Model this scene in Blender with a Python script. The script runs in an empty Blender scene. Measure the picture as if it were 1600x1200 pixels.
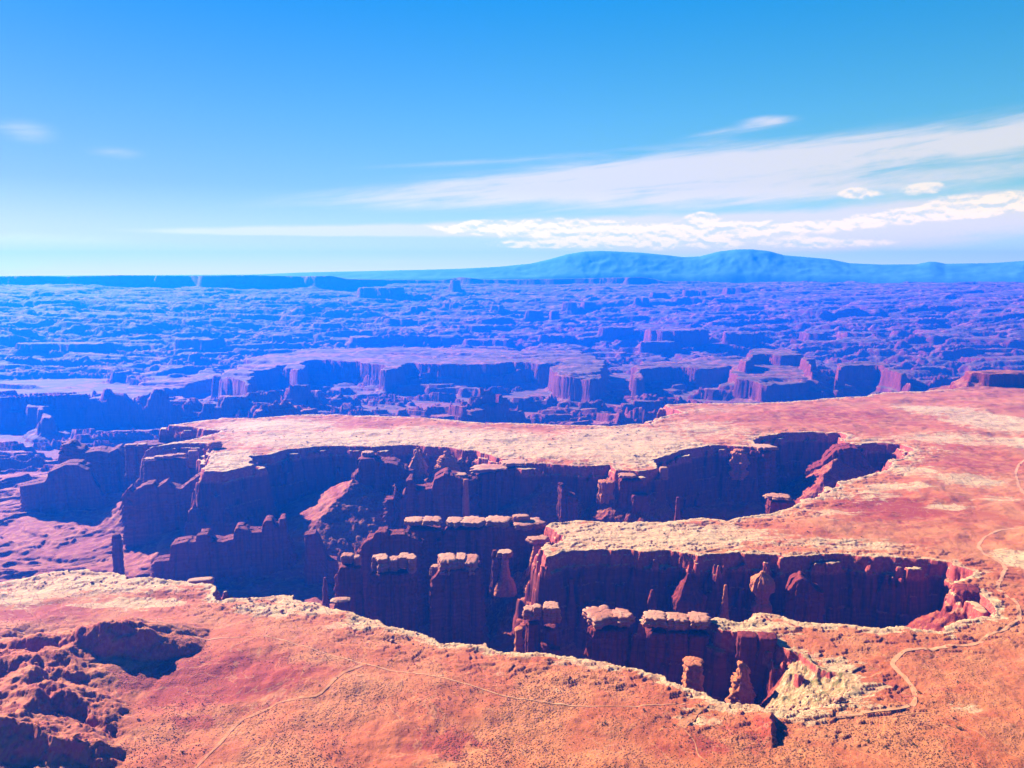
import bpy, math, random
import numpy as np
from mathutils import Vector

C = bpy.context.scene.collection
SC = bpy.context.scene
R = math.radians

# ------------------------------------------------------------------ camera, sky, sun, exposure
CAM_Z, FPX, HORIZON_Y = 370.0, 1250.0, 430.0
PITCH = math.atan((600 - HORIZON_Y) / FPX)
cam_d = bpy.data.cameras.new('camera'); cam = bpy.data.objects.new('camera', cam_d); C.objects.link(cam)
cam.location = (0, 0, CAM_Z); cam.rotation_euler = (math.pi / 2 - PITCH, 0, 0)
cam_d.sensor_width = 36; cam_d.lens = 36 * FPX / 1600; cam_d.clip_start = 1; cam_d.clip_end = 60000
SC.camera = cam
SC.view_settings.view_transform = 'Standard'; SC.view_settings.look = 'None'
SC.view_settings.gamma = 1; SC.view_settings.exposure = 2.5
SC.cycles.use_denoising = True
SC.cycles.volume_bounces = 1
SC.cycles.max_bounces = 5
SC.cycles.diffuse_bounces = 1

SUN_AZ, SUN_EL = R(-50), R(28)          # azimuth from +Y (the view), minus is left
TO_SUN = Vector((math.sin(SUN_AZ) * math.cos(SUN_EL), math.cos(SUN_AZ) * math.cos(SUN_EL), math.sin(SUN_EL)))
sun_d = bpy.data.lights.new('sun', 'SUN'); sun_d.energy = 5.0; sun_d.angle = R(0.5); sun_d.color = (1, .93, .82)
sun = bpy.data.objects.new('sun', sun_d); C.objects.link(sun)
sun.rotation_euler = (-TO_SUN).to_track_quat('-Z', 'Y').to_euler(); sun.location = (-3000, 3000, 3000)


class NT:
    """small helper round a node tree"""
    def __init__(s, tree):
        s.t = tree; s.n = tree.nodes; s.l = tree.links
    def put(s, sock, v):
        if isinstance(v, bpy.types.NodeSocket): s.l.new(v, sock)
        elif v is not None:
            try: sock.default_value = v
            except Exception: sock.default_value = (*v, 1)
    def node(s, typ, ins=None, out=0, **kw):
        nd = s.n.new(typ)
        for k, v in kw.items(): setattr(nd, k, v)
        for k, v in (ins or {}).items(): s.put(nd.inputs[k], v)
        return nd.outputs[out]
    def m(s, op, a, b=None, c=None):
        nd = s.n.new('ShaderNodeMath'); nd.operation = op
        for i, v in enumerate((a, b, c)):
            if v is not None: s.put(nd.inputs[i], v)
        return nd.outputs[0]
    def add(s, a, b): return s.m('ADD', a, b)
    def sub(s, a, b): return s.m('SUBTRACT', a, b)
    def mul(s, a, b): return s.m('MULTIPLY', a, b)
    def step(s, x, lo, hi, a=0.0, b=1.0):
        nd = s.n.new('ShaderNodeMapRange'); nd.interpolation_type = 'SMOOTHSTEP'
        for i, v in enumerate((x, lo, hi, a, b)): s.put(nd.inputs[i], v)
        return nd.outputs[0]
    def mix(s, f, a, b, blend='MIX'):
        nd = s.n.new('ShaderNodeMix'); nd.data_type = 'RGBA'; nd.blend_type = blend
        s.put(nd.inputs[0], f); s.put(nd.inputs[6], a); s.put(nd.inputs[7], b)
        return nd.outputs[2]
    def vec(s, x, y, z): return s.node('ShaderNodeCombineXYZ', {0: x, 1: y, 2: z})
    def noise(s, v, scale, detail=4.0, rough=.55, dist=0.0):
        return s.node('ShaderNodeTexNoise', {'Vector': v, 'Scale': scale, 'Detail': detail, 'Roughness': rough, 'Distortion': dist})
    def scale(s, v, k):
        nd = s.n.new('ShaderNodeVectorMath'); nd.operation = 'MULTIPLY'; s.put(nd.inputs[0], v); nd.inputs[1].default_value = k
        return nd.outputs[0]
    def ramp(s, f, stops):
        nd = s.n.new('ShaderNodeValToRGB'); s.put(nd.inputs[0], f); e = nd.color_ramp.elements
        while len(e) < len(stops): e.new(.5)
        for k, (p, col) in enumerate(stops): e[k].position = p; e[k].color = (*col, 1)
        return nd.outputs[0]


def make_world():
    w = bpy.data.worlds.new('World'); SC.world = w; w.use_nodes = True
    g = NT(w.node_tree); g.n.clear()
    sky = g.n.new('ShaderNodeTexSky'); sky.sky_type = 'NISHITA'; sky.sun_disc = False
    sky.sun_elevation = SUN_EL; sky.sun_rotation = SUN_AZ; sky.altitude = 1800; sky.dust_density = .6; sky.ozone_density = 3.0
    d = g.node('ShaderNodeTexCoord', out=0)
    sep = g.n.new('ShaderNodeSeparateXYZ'); g.l.new(d, sep.inputs[0])
    x, y, z = sep.outputs
    az = g.mul(g.m('ARCTAN2', x, y), FPX)               # about one unit per photograph pixel
    el = g.mul(g.m('ARCSINE', z), FPX)
    t = g.m('DIVIDE', g.m('MAXIMUM', el, 0.0), 600.0)
    tint = g.ramp(t, SKY_TINT)
    col = g.mix(1.0, sky.outputs[0], tint, 'MULTIPLY')
    col = g.mix(1.0, col, g.vec(g.step(az, -900.0, 900.0, .77, 1.2), g.step(az, -900.0, 900.0, .54, 1.3), g.step(az, -900.0, 900.0, .6, 1.3)), 'MULTIPLY')
    # --- clouds
    def blob(u0, v0, su, sv, slope=0.0):
        du = g.sub(az, u0); dv = g.sub(g.sub(el, v0), g.mul(du, slope))
        q = g.add(g.m('POWER', g.m('DIVIDE', g.m('ABSOLUTE', du), su), 2.0), g.m('POWER', g.m('DIVIDE', g.m('ABSOLUTE', dv), sv), 2.0))
        return g.m('EXPONENT', g.mul(q, -1.0))
    def total(bs):
        a = None
        for b in bs: a = g.mul(blob(*b[1:]), b[0]) if a is None else g.add(a, g.mul(blob(*b[1:]), b[0]))
        return a
    p = g.vec(az, el, 0.0)
    sl = g.sub(el, g.mul(az, .085))
    st = g.noise(g.vec(g.mul(az, .0045), g.mul(sl, .055), 3.0), 1.0, 7.0, .62, .9)
    fine = g.noise(g.vec(g.mul(az, .012), g.mul(sl, .06), 9.0), 1.0, 5.0, .6)
    # high thin streaks
    cir = total([(1.05, 40, 136, 330, 20, .075), (1.0, 420, 165, 400, 30, .055), (.9, 820, 190, 300, 22, .07), (.6, 500, 118, 420, 22, .05), (.75, 260, 122, 330, 15, .03),
                 (.75, 372, 219, 34, 7, .0), (.5, 330, 208, 70, 7, .1), (.35, -20, 172, 260, 5, .06)])
    cm = g.mul(g.step(g.mul(cir, g.sub(g.mul(g.add(g.mul(st, .7), g.mul(fine, .3)), 3.1), .62)), .1, 1.2), .95)
    # faint wisps on the left
    wis = total([(.5, -665, 185, 40, 16, .0), (.42, -560, 165, 40, 9, .0), (.5, -760, 184, 60, 2.2, .05), (.5, -660, 48, 130, 9, .0), (.6, -750, 12, 130, 14, .0), (.35, -180, 22, 160, 7, .0)])
    wm = g.mul(g.step(g.mul(wis, g.add(.3, g.mul(fine, 1.4))), .1, .9), .75)
    # low layer with puffs
    lay = total([(1.2, -150, 68, 330, 8, .012), (.95, -330, 63, 170, 4, .01), (1.0, 160, 72, 300, 20, .0), (1.0, 480, 62, 270, 26, .03), (1.0, 800, 95, 330, 26, .02), (.5, 300, 40, 330, 12, .0)])
    lm = g.mul(g.step(g.mul(lay, g.add(.4, g.mul(fine, 1.1))), .25, .85), .82)
    puff_n = g.noise(g.vec(g.mul(az, .032), g.mul(el, .07), 1.0), 1.0, 5.0, .55, .2)
    pufs = total([(1.0, 90, 72, 210, 17, .0), (.9, 250, 52, 170, 20, .0), (1.25, 288, 84, 22, 10, .0), (.95, 480, 45, 90, 9, .0), (1.2, 500, 114, 32, 9, .0), (1.2, 582, 118, 30, 9, .0),
                  (1.1, 545, 80, 60, 10, .0), (1.1, 640, 84, 60, 11, .0), (1.0, 690, 100, 130, 12, .02), (1.0, 420, 70, 120, 10, .0), (1.2, 770, 88, 50, 10, .0), (1.2, 800, 116, 50, 12, .0), (.9, -20, 72, 100, 9, .0), (.9, 30, 46, 90, 6, .0)])
    pv = g.mul(pufs, g.add(-.1, g.mul(puff_n, 2.0)))
    pm = g.mul(g.step(pv, .45, .82), .95)
    # light tops and shaded undersides of the puffs, painted in as colour
    under = g.noise(g.vec(g.mul(az, .032), g.mul(g.add(el, 5.0), .07), 1.0), 1.0, 5.0, .55, .2)
    lit = g.step(g.sub(puff_n, under), -.16, .06)
    pcol = g.mix(lit, CLOUD_SHADE, CLOUD_WHITE)
    col = g.mix(cm, col, CLOUD_THIN)
    col = g.mix(wm, col, CLOUD_THIN)
    col = g.mix(lm, col, CLOUD_LAYER)
    col = g.mix(pm, col, pcol)
    col = g.mix(1.0, col, g.ramp(t, AIR_GAIN), 'MULTIPLY')      # the sky is bright low down, where the air between is thickest
    bg = g.n.new('ShaderNodeBackground'); g.l.new(col, bg.inputs[0]); bg.inputs[1].default_value = SKY_STRENGTH
    out = g.n.new('ShaderNodeOutputWorld'); g.l.new(bg.outputs[0], out.inputs[0])


SKY_STRENGTH = .06
HAZE_BOTTOM, HAZE_TOP, HAZE_COLOR, HAZE_DENSITY = -460.0, 800.0, (.004, .155, 1.0), .00007
EX = 2 ** SC.view_settings.exposure
# sky colours wanted at heights above the horizon (1250 units = 1 radian), the raw sky there, and the air in front of it
SKY_ROWS = [(0, (.72, .87, 1.0), (.90, .88, .66)), (10, (.70, .86, 1.0), (.866, .875, .687)), (50, (.55, .82, 1.0), (.655, .829, .829)), (130, (.30, .70, 1.0), (.419, .638, .851)),
            (230, (.15, .58, 1.0), (.285, .472, .746)), (420, (.018, .395, .97), (.185, .32, .573)), (600, (.01, .3, .9), (.16, .28, .52))]
AIR_LIGHT = (.02, .40, 2.6)
SKY_TINT, AIR_GAIN = [], []
for _v, _want, _raw in SKY_ROWS:
    _path = min((HAZE_TOP - CAM_Z) / math.sin(max(_v, 1) / FPX), 14500)
    _t = math.exp(-HAZE_DENSITY * _path)
    SKY_TINT.append((_v / 600, tuple(w / EX / (r * SKY_STRENGTH / .1) for w, r in zip(_want, _raw))))
    AIR_GAIN.append((_v / 600, tuple(min(9.0, max(.25, (w - a * (1 - _t)) / _t / w)) for w, a in zip(_want, AIR_LIGHT))))
K = 1 / (EX * SKY_STRENGTH)               # display value to sky unit
CLOUD_WHITE = (.97 * K, .95 * K, 1.0 * K)
CLOUD_THIN = (.75 * K, .80 * K, 1.0 * K)
CLOUD_LAYER = (.72 * K, .76 * K, .97 * K)
CLOUD_SHADE = (.58 * K, .73 * K, 1.0 * K)
make_world()

# ------------------------------------------------------------------ helpers
def at(px, py, z=0.0):
    """photograph pixel -> world point on the level z (a survey of the map, done once)"""
    px = np.asarray(px, float); py = np.asarray(py, float)
    a = (600 - py) / FPX; c, s = math.cos(PITCH), math.sin(PITCH)
    dy = c + a * s; dz = -s + a * c
    t = (z - CAM_Z) / dz
    return (px - 800) / FPX * t, dy * t

_rng = np.random.default_rng(7)
_P = _rng.permutation(256); _P = np.concatenate([_P, _P, _P]).astype(np.int32)
_G = np.stack([np.cos(np.arange(256) * 2.39996), np.sin(np.arange(256) * 2.39996)], 1).astype(np.float32)

def perlin(x, y, seed=0):
    x = np.asarray(x, np.float32) + seed * 17.31; y = np.asarray(y, np.float32) + seed * 9.77
    xi = np.floor(x); yi = np.floor(y); xf = x - xi; yf = y - yi
    xi = xi.astype(np.int32) & 255; yi = yi.astype(np.int32) & 255
    u = xf * xf * xf * (xf * (xf * 6 - 15) + 10); v = yf * yf * yf * (yf * (yf * 6 - 15) + 10)
    def gr(i, j, dx, dy):
        h = _P[_P[xi + i] + yi + j]; return _G[h, 0] * dx + _G[h, 1] * dy
    a = gr(0, 0, xf, yf); b = gr(1, 0, xf - 1, yf); c = gr(0, 1, xf, yf - 1); d = gr(1, 1, xf - 1, yf - 1)
    a = a + u * (b - a); c = c + u * (d - c)
    return (a + v * (c - a)) * 1.5

def fbm(x, y, octv=4, seed=0, gain=.5):
    s = 0; a = 1.0; f = 1.0
    for k in range(octv):
        s = s + a * perlin(x * f, y * f, seed + k * 3); a *= gain; f *= 2.03
    return s

def perlin3(x, y, z, seed=0):
    return (perlin(x, y, seed) + perlin(y, z, seed + 5) + perlin(z, x, seed + 11)) / 1.7

def sstep(x, a, b):
    t = np.clip((x - a) / (b - a), 0, 1); return t * t * (3 - 2 * t)

def poly_sdf(X, Y, pts):
    """signed distance to a closed polygon, minus inside"""
    X = np.asarray(X, np.float32); Y = np.asarray(Y, np.float32)
    d = np.full(X.shape, 1e18, np.float32); ins = np.zeros(X.shape, bool)
    n = len(pts)
    for i in range(n):
        ax, ay = pts[i]; bx, by = pts[(i + 1) % n]
        ex, ey = bx - ax, by - ay; L = ex * ex + ey * ey + 1e-9
        wx = X - ax; wy = Y - ay
        t = np.clip((wx * ex + wy * ey) / L, 0, 1)
        d = np.minimum(d, (wx - ex * t) ** 2 + (wy - ey * t) ** 2)
        if ay != by:
            c = (ay > Y) != (by > Y)
            ins ^= c & (X < ex * (Y - ay) / ey + ax)
    d = np.sqrt(d); d[ins] *= -1
    return d

class Raster:
    """a value sampled once on a regular map and read back bilinearly"""
    def __init__(s, x0, x1, y0, y1, st, fn):
        s.x0, s.y0, s.st = x0, y0, st
        xs = np.arange(x0, x1 + st, st, dtype=np.float32); ys = np.arange(y0, y1 + st, st, dtype=np.float32)
        X, Y = np.meshgrid(xs, ys); s.v = fn(X, Y); s.nx, s.ny = len(xs), len(ys)
    def __call__(s, x, y):
        fx = np.clip((x - s.x0) / s.st, 0, s.nx - 1.001); fy = np.clip((y - s.y0) / s.st, 0, s.ny - 1.001)
        i = fx.astype(np.int32); j = fy.astype(np.int32); fx = fx - i; fy = fy - j; v = s.v
        return (v[j, i] * (1 - fx) + v[j, i + 1] * fx) * (1 - fy) + (v[j + 1, i] * (1 - fx) + v[j + 1, i + 1] * fx) * fy

# ------------------------------------------------------------------ the map: rim of the plateau
RIM = [(-700, 930), (-250, 935), (-80, 925), (0, 910), (40, 902), (94, 891), (140, 889), (175, 894), (203, 902), (237, 906), (290, 906), (325, 914), (332, 930), (350, 936),
 (375, 931), (431, 931), (469, 940), (503, 945), (547, 952), (594, 973), (625, 982), (672, 997), (712, 1001), (775, 1015), (806, 1019), (845, 1022), (889, 1029), (937, 1036),
 (989, 1042), (1034, 1060), (1068, 1074), (1109, 1092), (1146, 1101), (1200, 1106), (1247, 1107), (1309, 1103), (1334, 1087), (1320, 1060), (1280, 1050), (1262, 1034), (1257, 1018), (1226, 1013),
 (1214, 998), (1154, 990), (1123, 985), (1109, 974), (1078, 968), (1040, 968), (1027, 962), (1051, 959), (1078, 962), (1102, 968), (1140, 972), (1168, 972), (1180, 958), (1212, 960), (1243, 969), (1281, 974), (1350, 979),
 (1422, 985), (1466, 985), (1487, 973), (1506, 967), (1550, 960), (1547, 947), (1534, 931), (1525, 922), (1497, 921), (1491, 913), (1512, 901), (1509, 890), (1491, 881), (1444, 873), (1381, 869),
 (1334, 866), (1287, 868), (1225, 870), (1215, 866), (1181, 866), (1112, 866), (1019, 861), (987, 859), (925, 859), (878, 864), (853, 872), (844, 859), (873, 847), (875, 833), (850, 822),
 (856, 816), (900, 814), (956, 816), (1012, 816), (1075, 812), (1094, 808), (1134, 812), (1187, 806), (1206, 800), (1241, 791), (1247, 780), (1275, 776), (1303, 766), (1316, 753), (1337, 747),
 (1362, 740), (1391, 731), (1392, 719), (1422, 711), (1425, 701), (1406, 694), (1366, 692), (1330, 697), (1319, 697), (1316, 691), (1325, 681), (1316, 676), (1256, 675), (1225, 676), (1182, 685),
 (1186, 696), (1166, 698), (1137, 695), (1106, 696), (1069, 703), (1037, 712), (1018, 718), (1031, 731), (1000, 737), (962, 735), (953, 728), (894, 727), (825, 724), (806, 720), (753, 708),
 (744, 705), (694, 698), (644, 696), (600, 697), (494, 697), (456, 702), (416, 711), (386, 713), (398, 725), (350, 737), (318, 737), (328, 722), (325, 709), (337, 694), (281, 692),
 (231, 699), (312, 684), (344, 673), (265, 664), (290, 661), (347, 653), (400, 653), (478, 647), (600, 650), (665, 653), (759, 661), (853, 662), (875, 664), (956, 665), (1016, 662),
 (1025, 653), (1066, 644), (1037, 632), (1081, 630), (1185, 630), (1225, 628), (1287, 623), (1350, 619), (1381, 613), (1428, 612), (1491, 608), (1500, 604), (1600, 602), (1750, 600), (2100, 600)]
_rx, _ry = at([p[0] for p in RIM], [p[1] for p in RIM])
RIM_W = list(zip(_rx, _ry)) + [(4000, 2700), (4000, 100), (-4000, 100), (-4000, float(_ry[0]))]
RIM_D = Raster(-2300, 2300, 380, 3200, 4.0, lambda X, Y: poly_sdf(X, Y, RIM_W))

# broad levels of the low country, by distance from the viewpoint
BASE_R = [0, 1700, 2600, 3500, 4780, 5800, 7000, 8500, 9600, 10800, 12500, 16000]
BASE_Z = [-150, -150, -205, -255, -285, -235, -130, 30, 140, 235, 290, 300]

# mesas of the far country: traced rim and its level (map metres)
MESAS = [
 (-130, 150, [(388, 600), (396, 577), (440, 572), (468, 580), (476, 563), (500, 562), (560, 566), (600, 570), (604, 578), (640, 568), (700, 570), (770, 569), (800, 566), (845, 570), (866, 568), (872, 585), (925, 594), (950, 575), (940, 560), (900, 548), (650, 543), (480, 545), (400, 556), (340, 585)]),
 (-150, 120, [(995, 590), (1002, 577), (1060, 573), (1105, 576), (1142, 573), (1150, 592), (1200, 598), (1290, 592), (1240, 565), (1150, 555), (1060, 560), (1000, 562)]),
 (-95, 80, [(1163, 570), (1175, 556), (1190, 551), (1220, 556), (1262, 556), (1270, 575), (1240, 545), (1180, 545)]),
 (-120, 110, [(1305, 585), (1318, 572), (1370, 570), (1400, 580), (1425, 596), (1385, 565), (1320, 566)]),
 (-160, 90, [(-60, 632), (0, 622), (38, 622), (50, 635), (82, 650), (60, 618), (0, 612), (-60, 615)]),
 (-190, 100, [(165, 640), (230, 615), (300, 598), (360, 585), (330, 575), (240, 590), (150, 620)]),
 (40, 36, [(1505, 590), (1515, 583), (1560, 585), (1640, 584), (1640, 578), (1520, 579)]),
]
# smaller mesas and buttes beyond: columns, top and foot rows as surveyed, depth over width
FAR_MESAS = [(1007, 1112, 515, 545, .5), (1135, 1187, 519, 541, .6), (1259, 1292, 519, 537, .8), (1319, 1382, 519, 537, .6), (1397, 1427, 516, 537, .9), (1437, 1512, 520, 538, .5), (1517, 1640, 520, 540, .4), (1540, 1589, 492, 509, .7), (1409, 1454, 490, 498, .5),
 (1276, 1319, 490, 499, .5), (1200, 1229, 487, 494, .6), (1427, 1499, 452, 466, .5), (1514, 1562, 449, 462, .6), (1334, 1360, 458, 470, .8), (1375, 1400, 451, 461, .8), (1131, 1165, 449, 461, .7), (1067, 1101, 453, 464, .6), (1015, 1041, 457, 466, .7), (1191, 1217, 451, 461, .7),
 (1525, 1640, 560, 583, .4), (1435, 1506, 574, 590, .5), (563, 624, 449, 464, .5), (704, 720, 437, 455, .9), (769, 785, 476, 485, .8), (881, 902, 472, 485, .8), (909, 930, 472, 485, .8), (822, 846, 485, 499, .7), (860, 874, 485, 501, .8), (990, 1013, 464, 477, .8), (941, 997, 511, 527, .5),
 (1004, 1064, 534, 553, .5), (20, 158, 537, 568, .35), (158, 256, 538, 550, .3), (267, 344, 528, 552, .4), (422, 452, 523, 538, .7), (500, 545, 460, 466, .5), (-40, 28, 464, 472, .5), (600, 640, 498, 508, .5), (480, 530, 505, 515, .4), (700, 760, 508, 518, .4), (360, 400, 495, 503, .5),
 (640, 668, 478, 486, .6), (1600, 1680, 455, 470, .5), (1240, 1280, 448, 457, .5), (540, 600, 525, 535, .4), (720, 800, 530, 541, .3), (200, 260, 498, 507, .4), (90, 140, 508, 516, .4), (850, 900, 522, 534, .5)]
# the long mesa along the skyline: (px, py of its top, distance)
SKY_MESA = [(-600, 431, 9800), (0, 432, 9900), (60, 431, 9800), (110, 432, 10100), (190, 430, 9800), (300, 431, 10100), (400, 430, 9900), (470, 432, 10200), (520, 431, 10000), (545, 436, 10300), (600, 437, 11300), (690, 438, 11300),
            (720, 433, 11300), (760, 437, 11200), (880, 436, 11000), (1000, 433, 11000), (1020, 436, 11100), (1060, 446, 11300), (1200, 445, 11300), (1600, 445, 11400), (2200, 445, 11400)]
RIDGE = [(-900, 431), (0, 431), (200, 430), (400, 429), (470, 426), (560, 424), (650, 422), (720, 420), (780, 417), (830, 412), (860, 405), (885, 398), (910, 394), (935, 393), (960, 394), (1000, 396), (1040, 400), (1065, 403), (1090, 402),
         (1118, 395), (1145, 392), (1170, 392), (1197, 395), (1220, 401), (1255, 404), (1290, 407), (1322, 413), (1370, 415), (1425, 415), (1436, 413), (1446, 411.5), (1456, 412), (1470, 414.5), (1540, 414), (1600, 411), (1700, 412), (2400, 414)]

def segs_height(X, Y, Z, pts, left, right, rough=0.0, seed=0):
    """raise Z to a crest line pts = (x, y, z) whose sides fall away at the two slopes"""
    xs = [p[0] for p in pts]; ys = [p[1] for p in pts]; mz = max(p[2] for p in pts)
    reach = (mz + 200) / min(left, right)
    sel = (X > min(xs) - reach) & (X < max(xs) + reach) & (Y > min(ys) - reach) & (Y < max(ys) + reach)
    if not sel.any(): return Z
    x = X[sel]; y = Y[sel]
    if rough:
        q = fbm(x / 22, y / 22, 5, seed + 40, .62); q2 = fbm(x / 22 + 9, y / 22 + 4, 5, seed + 47, .62)
        x = x + rough * q; y = y + rough * q2
    best = np.full(x.shape, -1e9, np.float32)
    for (ax, ay, az), (bx, by, bz) in zip(pts[:-1], pts[1:]):
        ex, ey = bx - ax, by - ay; L = ex * ex + ey * ey + 1e-9
        t = np.clip(((x - ax) * ex + (y - ay) * ey) / L, 0, 1)
        dx = x - ax - ex * t; dy = y - ay - ey * t
        side = ex * dy - ey * dx
        dist = np.sqrt(dx * dx + dy * dy)
        sl = left + (right - left) * sstep(-side / (np.sqrt(L) * (dist + .01)), -.5, .5)
        best = np.maximum(best, az + (bz - az) * t - sl * dist)
    Z = Z.copy(); Z[sel] = np.maximum(Z[sel], best)
    return Z

def crest(lst):
    out = []
    for px, py, z in lst:
        x, y = at(px, py, z); out.append((float(x), float(y), z))
    return out

HILL = [
 (crest([(1196, 1108, 0), (1203, 1112, 6), (1207, 1126, 7), (1206, 1146, 5), (1199, 1166, 0)]), 1.5, .38),  # crest, slope to the left of its direction, slope to the right
 (crest([(-60, 1010, 22), (20, 1002, 24), (60, 994, 27), (100, 988, 27), (140, 978, 34), (188, 970, 36), (208, 984, 28), (236, 1002, 14), (270, 1016, 2)]), .42, 1.05),
 (crest([(-60, 1030, 30), (20, 1020, 30), (48, 1012, 28), (52, 1036, 28), (40, 1060, 30), (52, 1085, 28), (36, 1108, 28), (80, 1128, 18), (120, 1150, 8)]), .95, .25),
 (crest([(40, 1038, 28), (78, 1040, 24), (112, 1052, 18), (140, 1075, 10), (165, 1098, 1)]), .5, 1.0),
 (crest([(40, 1064, 30), (70, 1064, 27), (110, 1082, 22), (140, 1095, 16), (160, 1125, 9), (184, 1164, 0)]), .5, 1.0),
 (crest([(-40, 1110, 34), (20, 1120, 30), (70, 1140, 24), (130, 1165, 14), (190, 1190, 4)]), .5, .8),
]
TALUS = [
 (crest([(553, 748, -41), (535, 772, -57), (500, 808, -80), (478, 850, -112), (470, 890, -148)]), .5, .42),
 (crest([(640, 812, -118), (570, 838, -132), (480, 880, -150)]), .35, .3),
 (crest([(840, 884, -45), (810, 893, -68)]), .95, .95),
 (crest([(1350, 928, -95), (1390, 955, -128), (1425, 990, -150)]), .7, .7),
 (crest([(1500, 940, -12), (1470, 955, -35), (1435, 972, -60)]), .8, .8),
  (crest([(720, 716, -16), (700, 722, -22), (670, 745, -40)]), .8, .8),
 (crest([(600, 698, -10), (598, 712, -22), (590, 730, -45)]), .8, .8),
 (crest([(860, 735, -14), (880, 752, -32), (888, 775, -60)]), .8, .8),
 (crest([(980, 742, -10), (962, 762, -34), (945, 795, -75)]), .8, .8),
 (crest([(1325, 700, -6), (1300, 722, -24), (1285, 750, -46)]), .8, .8),
]

def warp(x, y):
    wx = 9 * fbm(x / 55, y / 55, 3, 1) + 2.2 * fbm(x / 9, y / 9, 2, 2)
    wy = 9 * fbm(x / 55, y / 55, 3, 3) + 2.2 * fbm(x / 9, y / 9, 2, 4)
    return wx, wy

def mesa_profile(d, ztop, drop, base):
    """height round a mesa: flat top, cliff of about `drop`, talus to the base"""
    e = np.maximum(d - 14, 0)
    cl = ztop - drop * .72 * sstep(d, 0, 14) - .45 * e - 14 * sstep(e, 26, 32) - 16 * sstep(e, 80, 90) - 20 * sstep(e, 150, 162)
    return np.where(d < 0, ztop, cl)

def low_country(x, y):
    r = np.sqrt(x * x + y * y)
    zb = np.interp(r, BASE_R, BASE_Z).astype(np.float32)
    k = sstep(r, 1900, 2900)
    fx = x + 160 * fbm(x / 400, y / 400, 3, 21); fy = y + 160 * fbm(x / 400, y / 400, 3, 23)
    amp = np.interp(r, [0, 2000, 3500, 6000, 9000, 11000, 16000], [.5, .6, 1.05, .56, .36, .22, .2])
    el_ = 1 / np.interp(r, [2500, 5500], [1.0, 2.3]); fx = x * el_ + 130 * fbm(x * el_ / 380, y / 330, 4, 21, .55); fy = y + 110 * fbm(x * el_ / 380, y / 330, 4, 23, .55)
    q1 = np.abs(fbm(fx / 1050, fy / 850, 5, 25, .5)); q2 = np.abs(fbm(fx / 430 + 7, fy / 330, 4, 35, .5)); q3 = fbm(fx / 560 + 3, fy / 430, 4, 45, .48)
    q4 = fbm(fx / 260, fy / 170, 4, 57, .46)
    cut = lambda q, w, e=.02: 1 - sstep(q, w - e, w + e)
    h = zb + amp * (22 - 34 * cut(q1, .30) - 40 * cut(q1, .17) - 46 * cut(q1, .07) - 20 * cut(q2, .30) - 22 * cut(q2, .18) - 26 * cut(q2, .08)
                    + 34 * sstep(q3, .42, .46) + 40 * sstep(q3, .60, .63) - 40 * np.maximum(0, .3 - q1) + 16 * q3
                    + 14 * sstep(q4, -.02, .03) + 16 * sstep(q4, .25, .29) + 16 * sstep(q4, .52, .56) - 14 * (1 - sstep(q4, -.3, -.26)))
    h = h + 2.5 * fbm(x / 60, y / 60, 4, 41)
    # terraced floor of the basin
    q = .5 + .5 * fbm(fx / 240, fy / 140, 5, 51)
    tq = q * 5; iq = np.floor(tq); fq = tq - iq
    hb = -162 + 26 * (iq + .4 * fq + .6 * sstep(fq, .35, .6)) / 5 + 2.0 * fbm(x / 30, y / 30, 3, 55)
    return hb + (h - hb) * k

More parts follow.
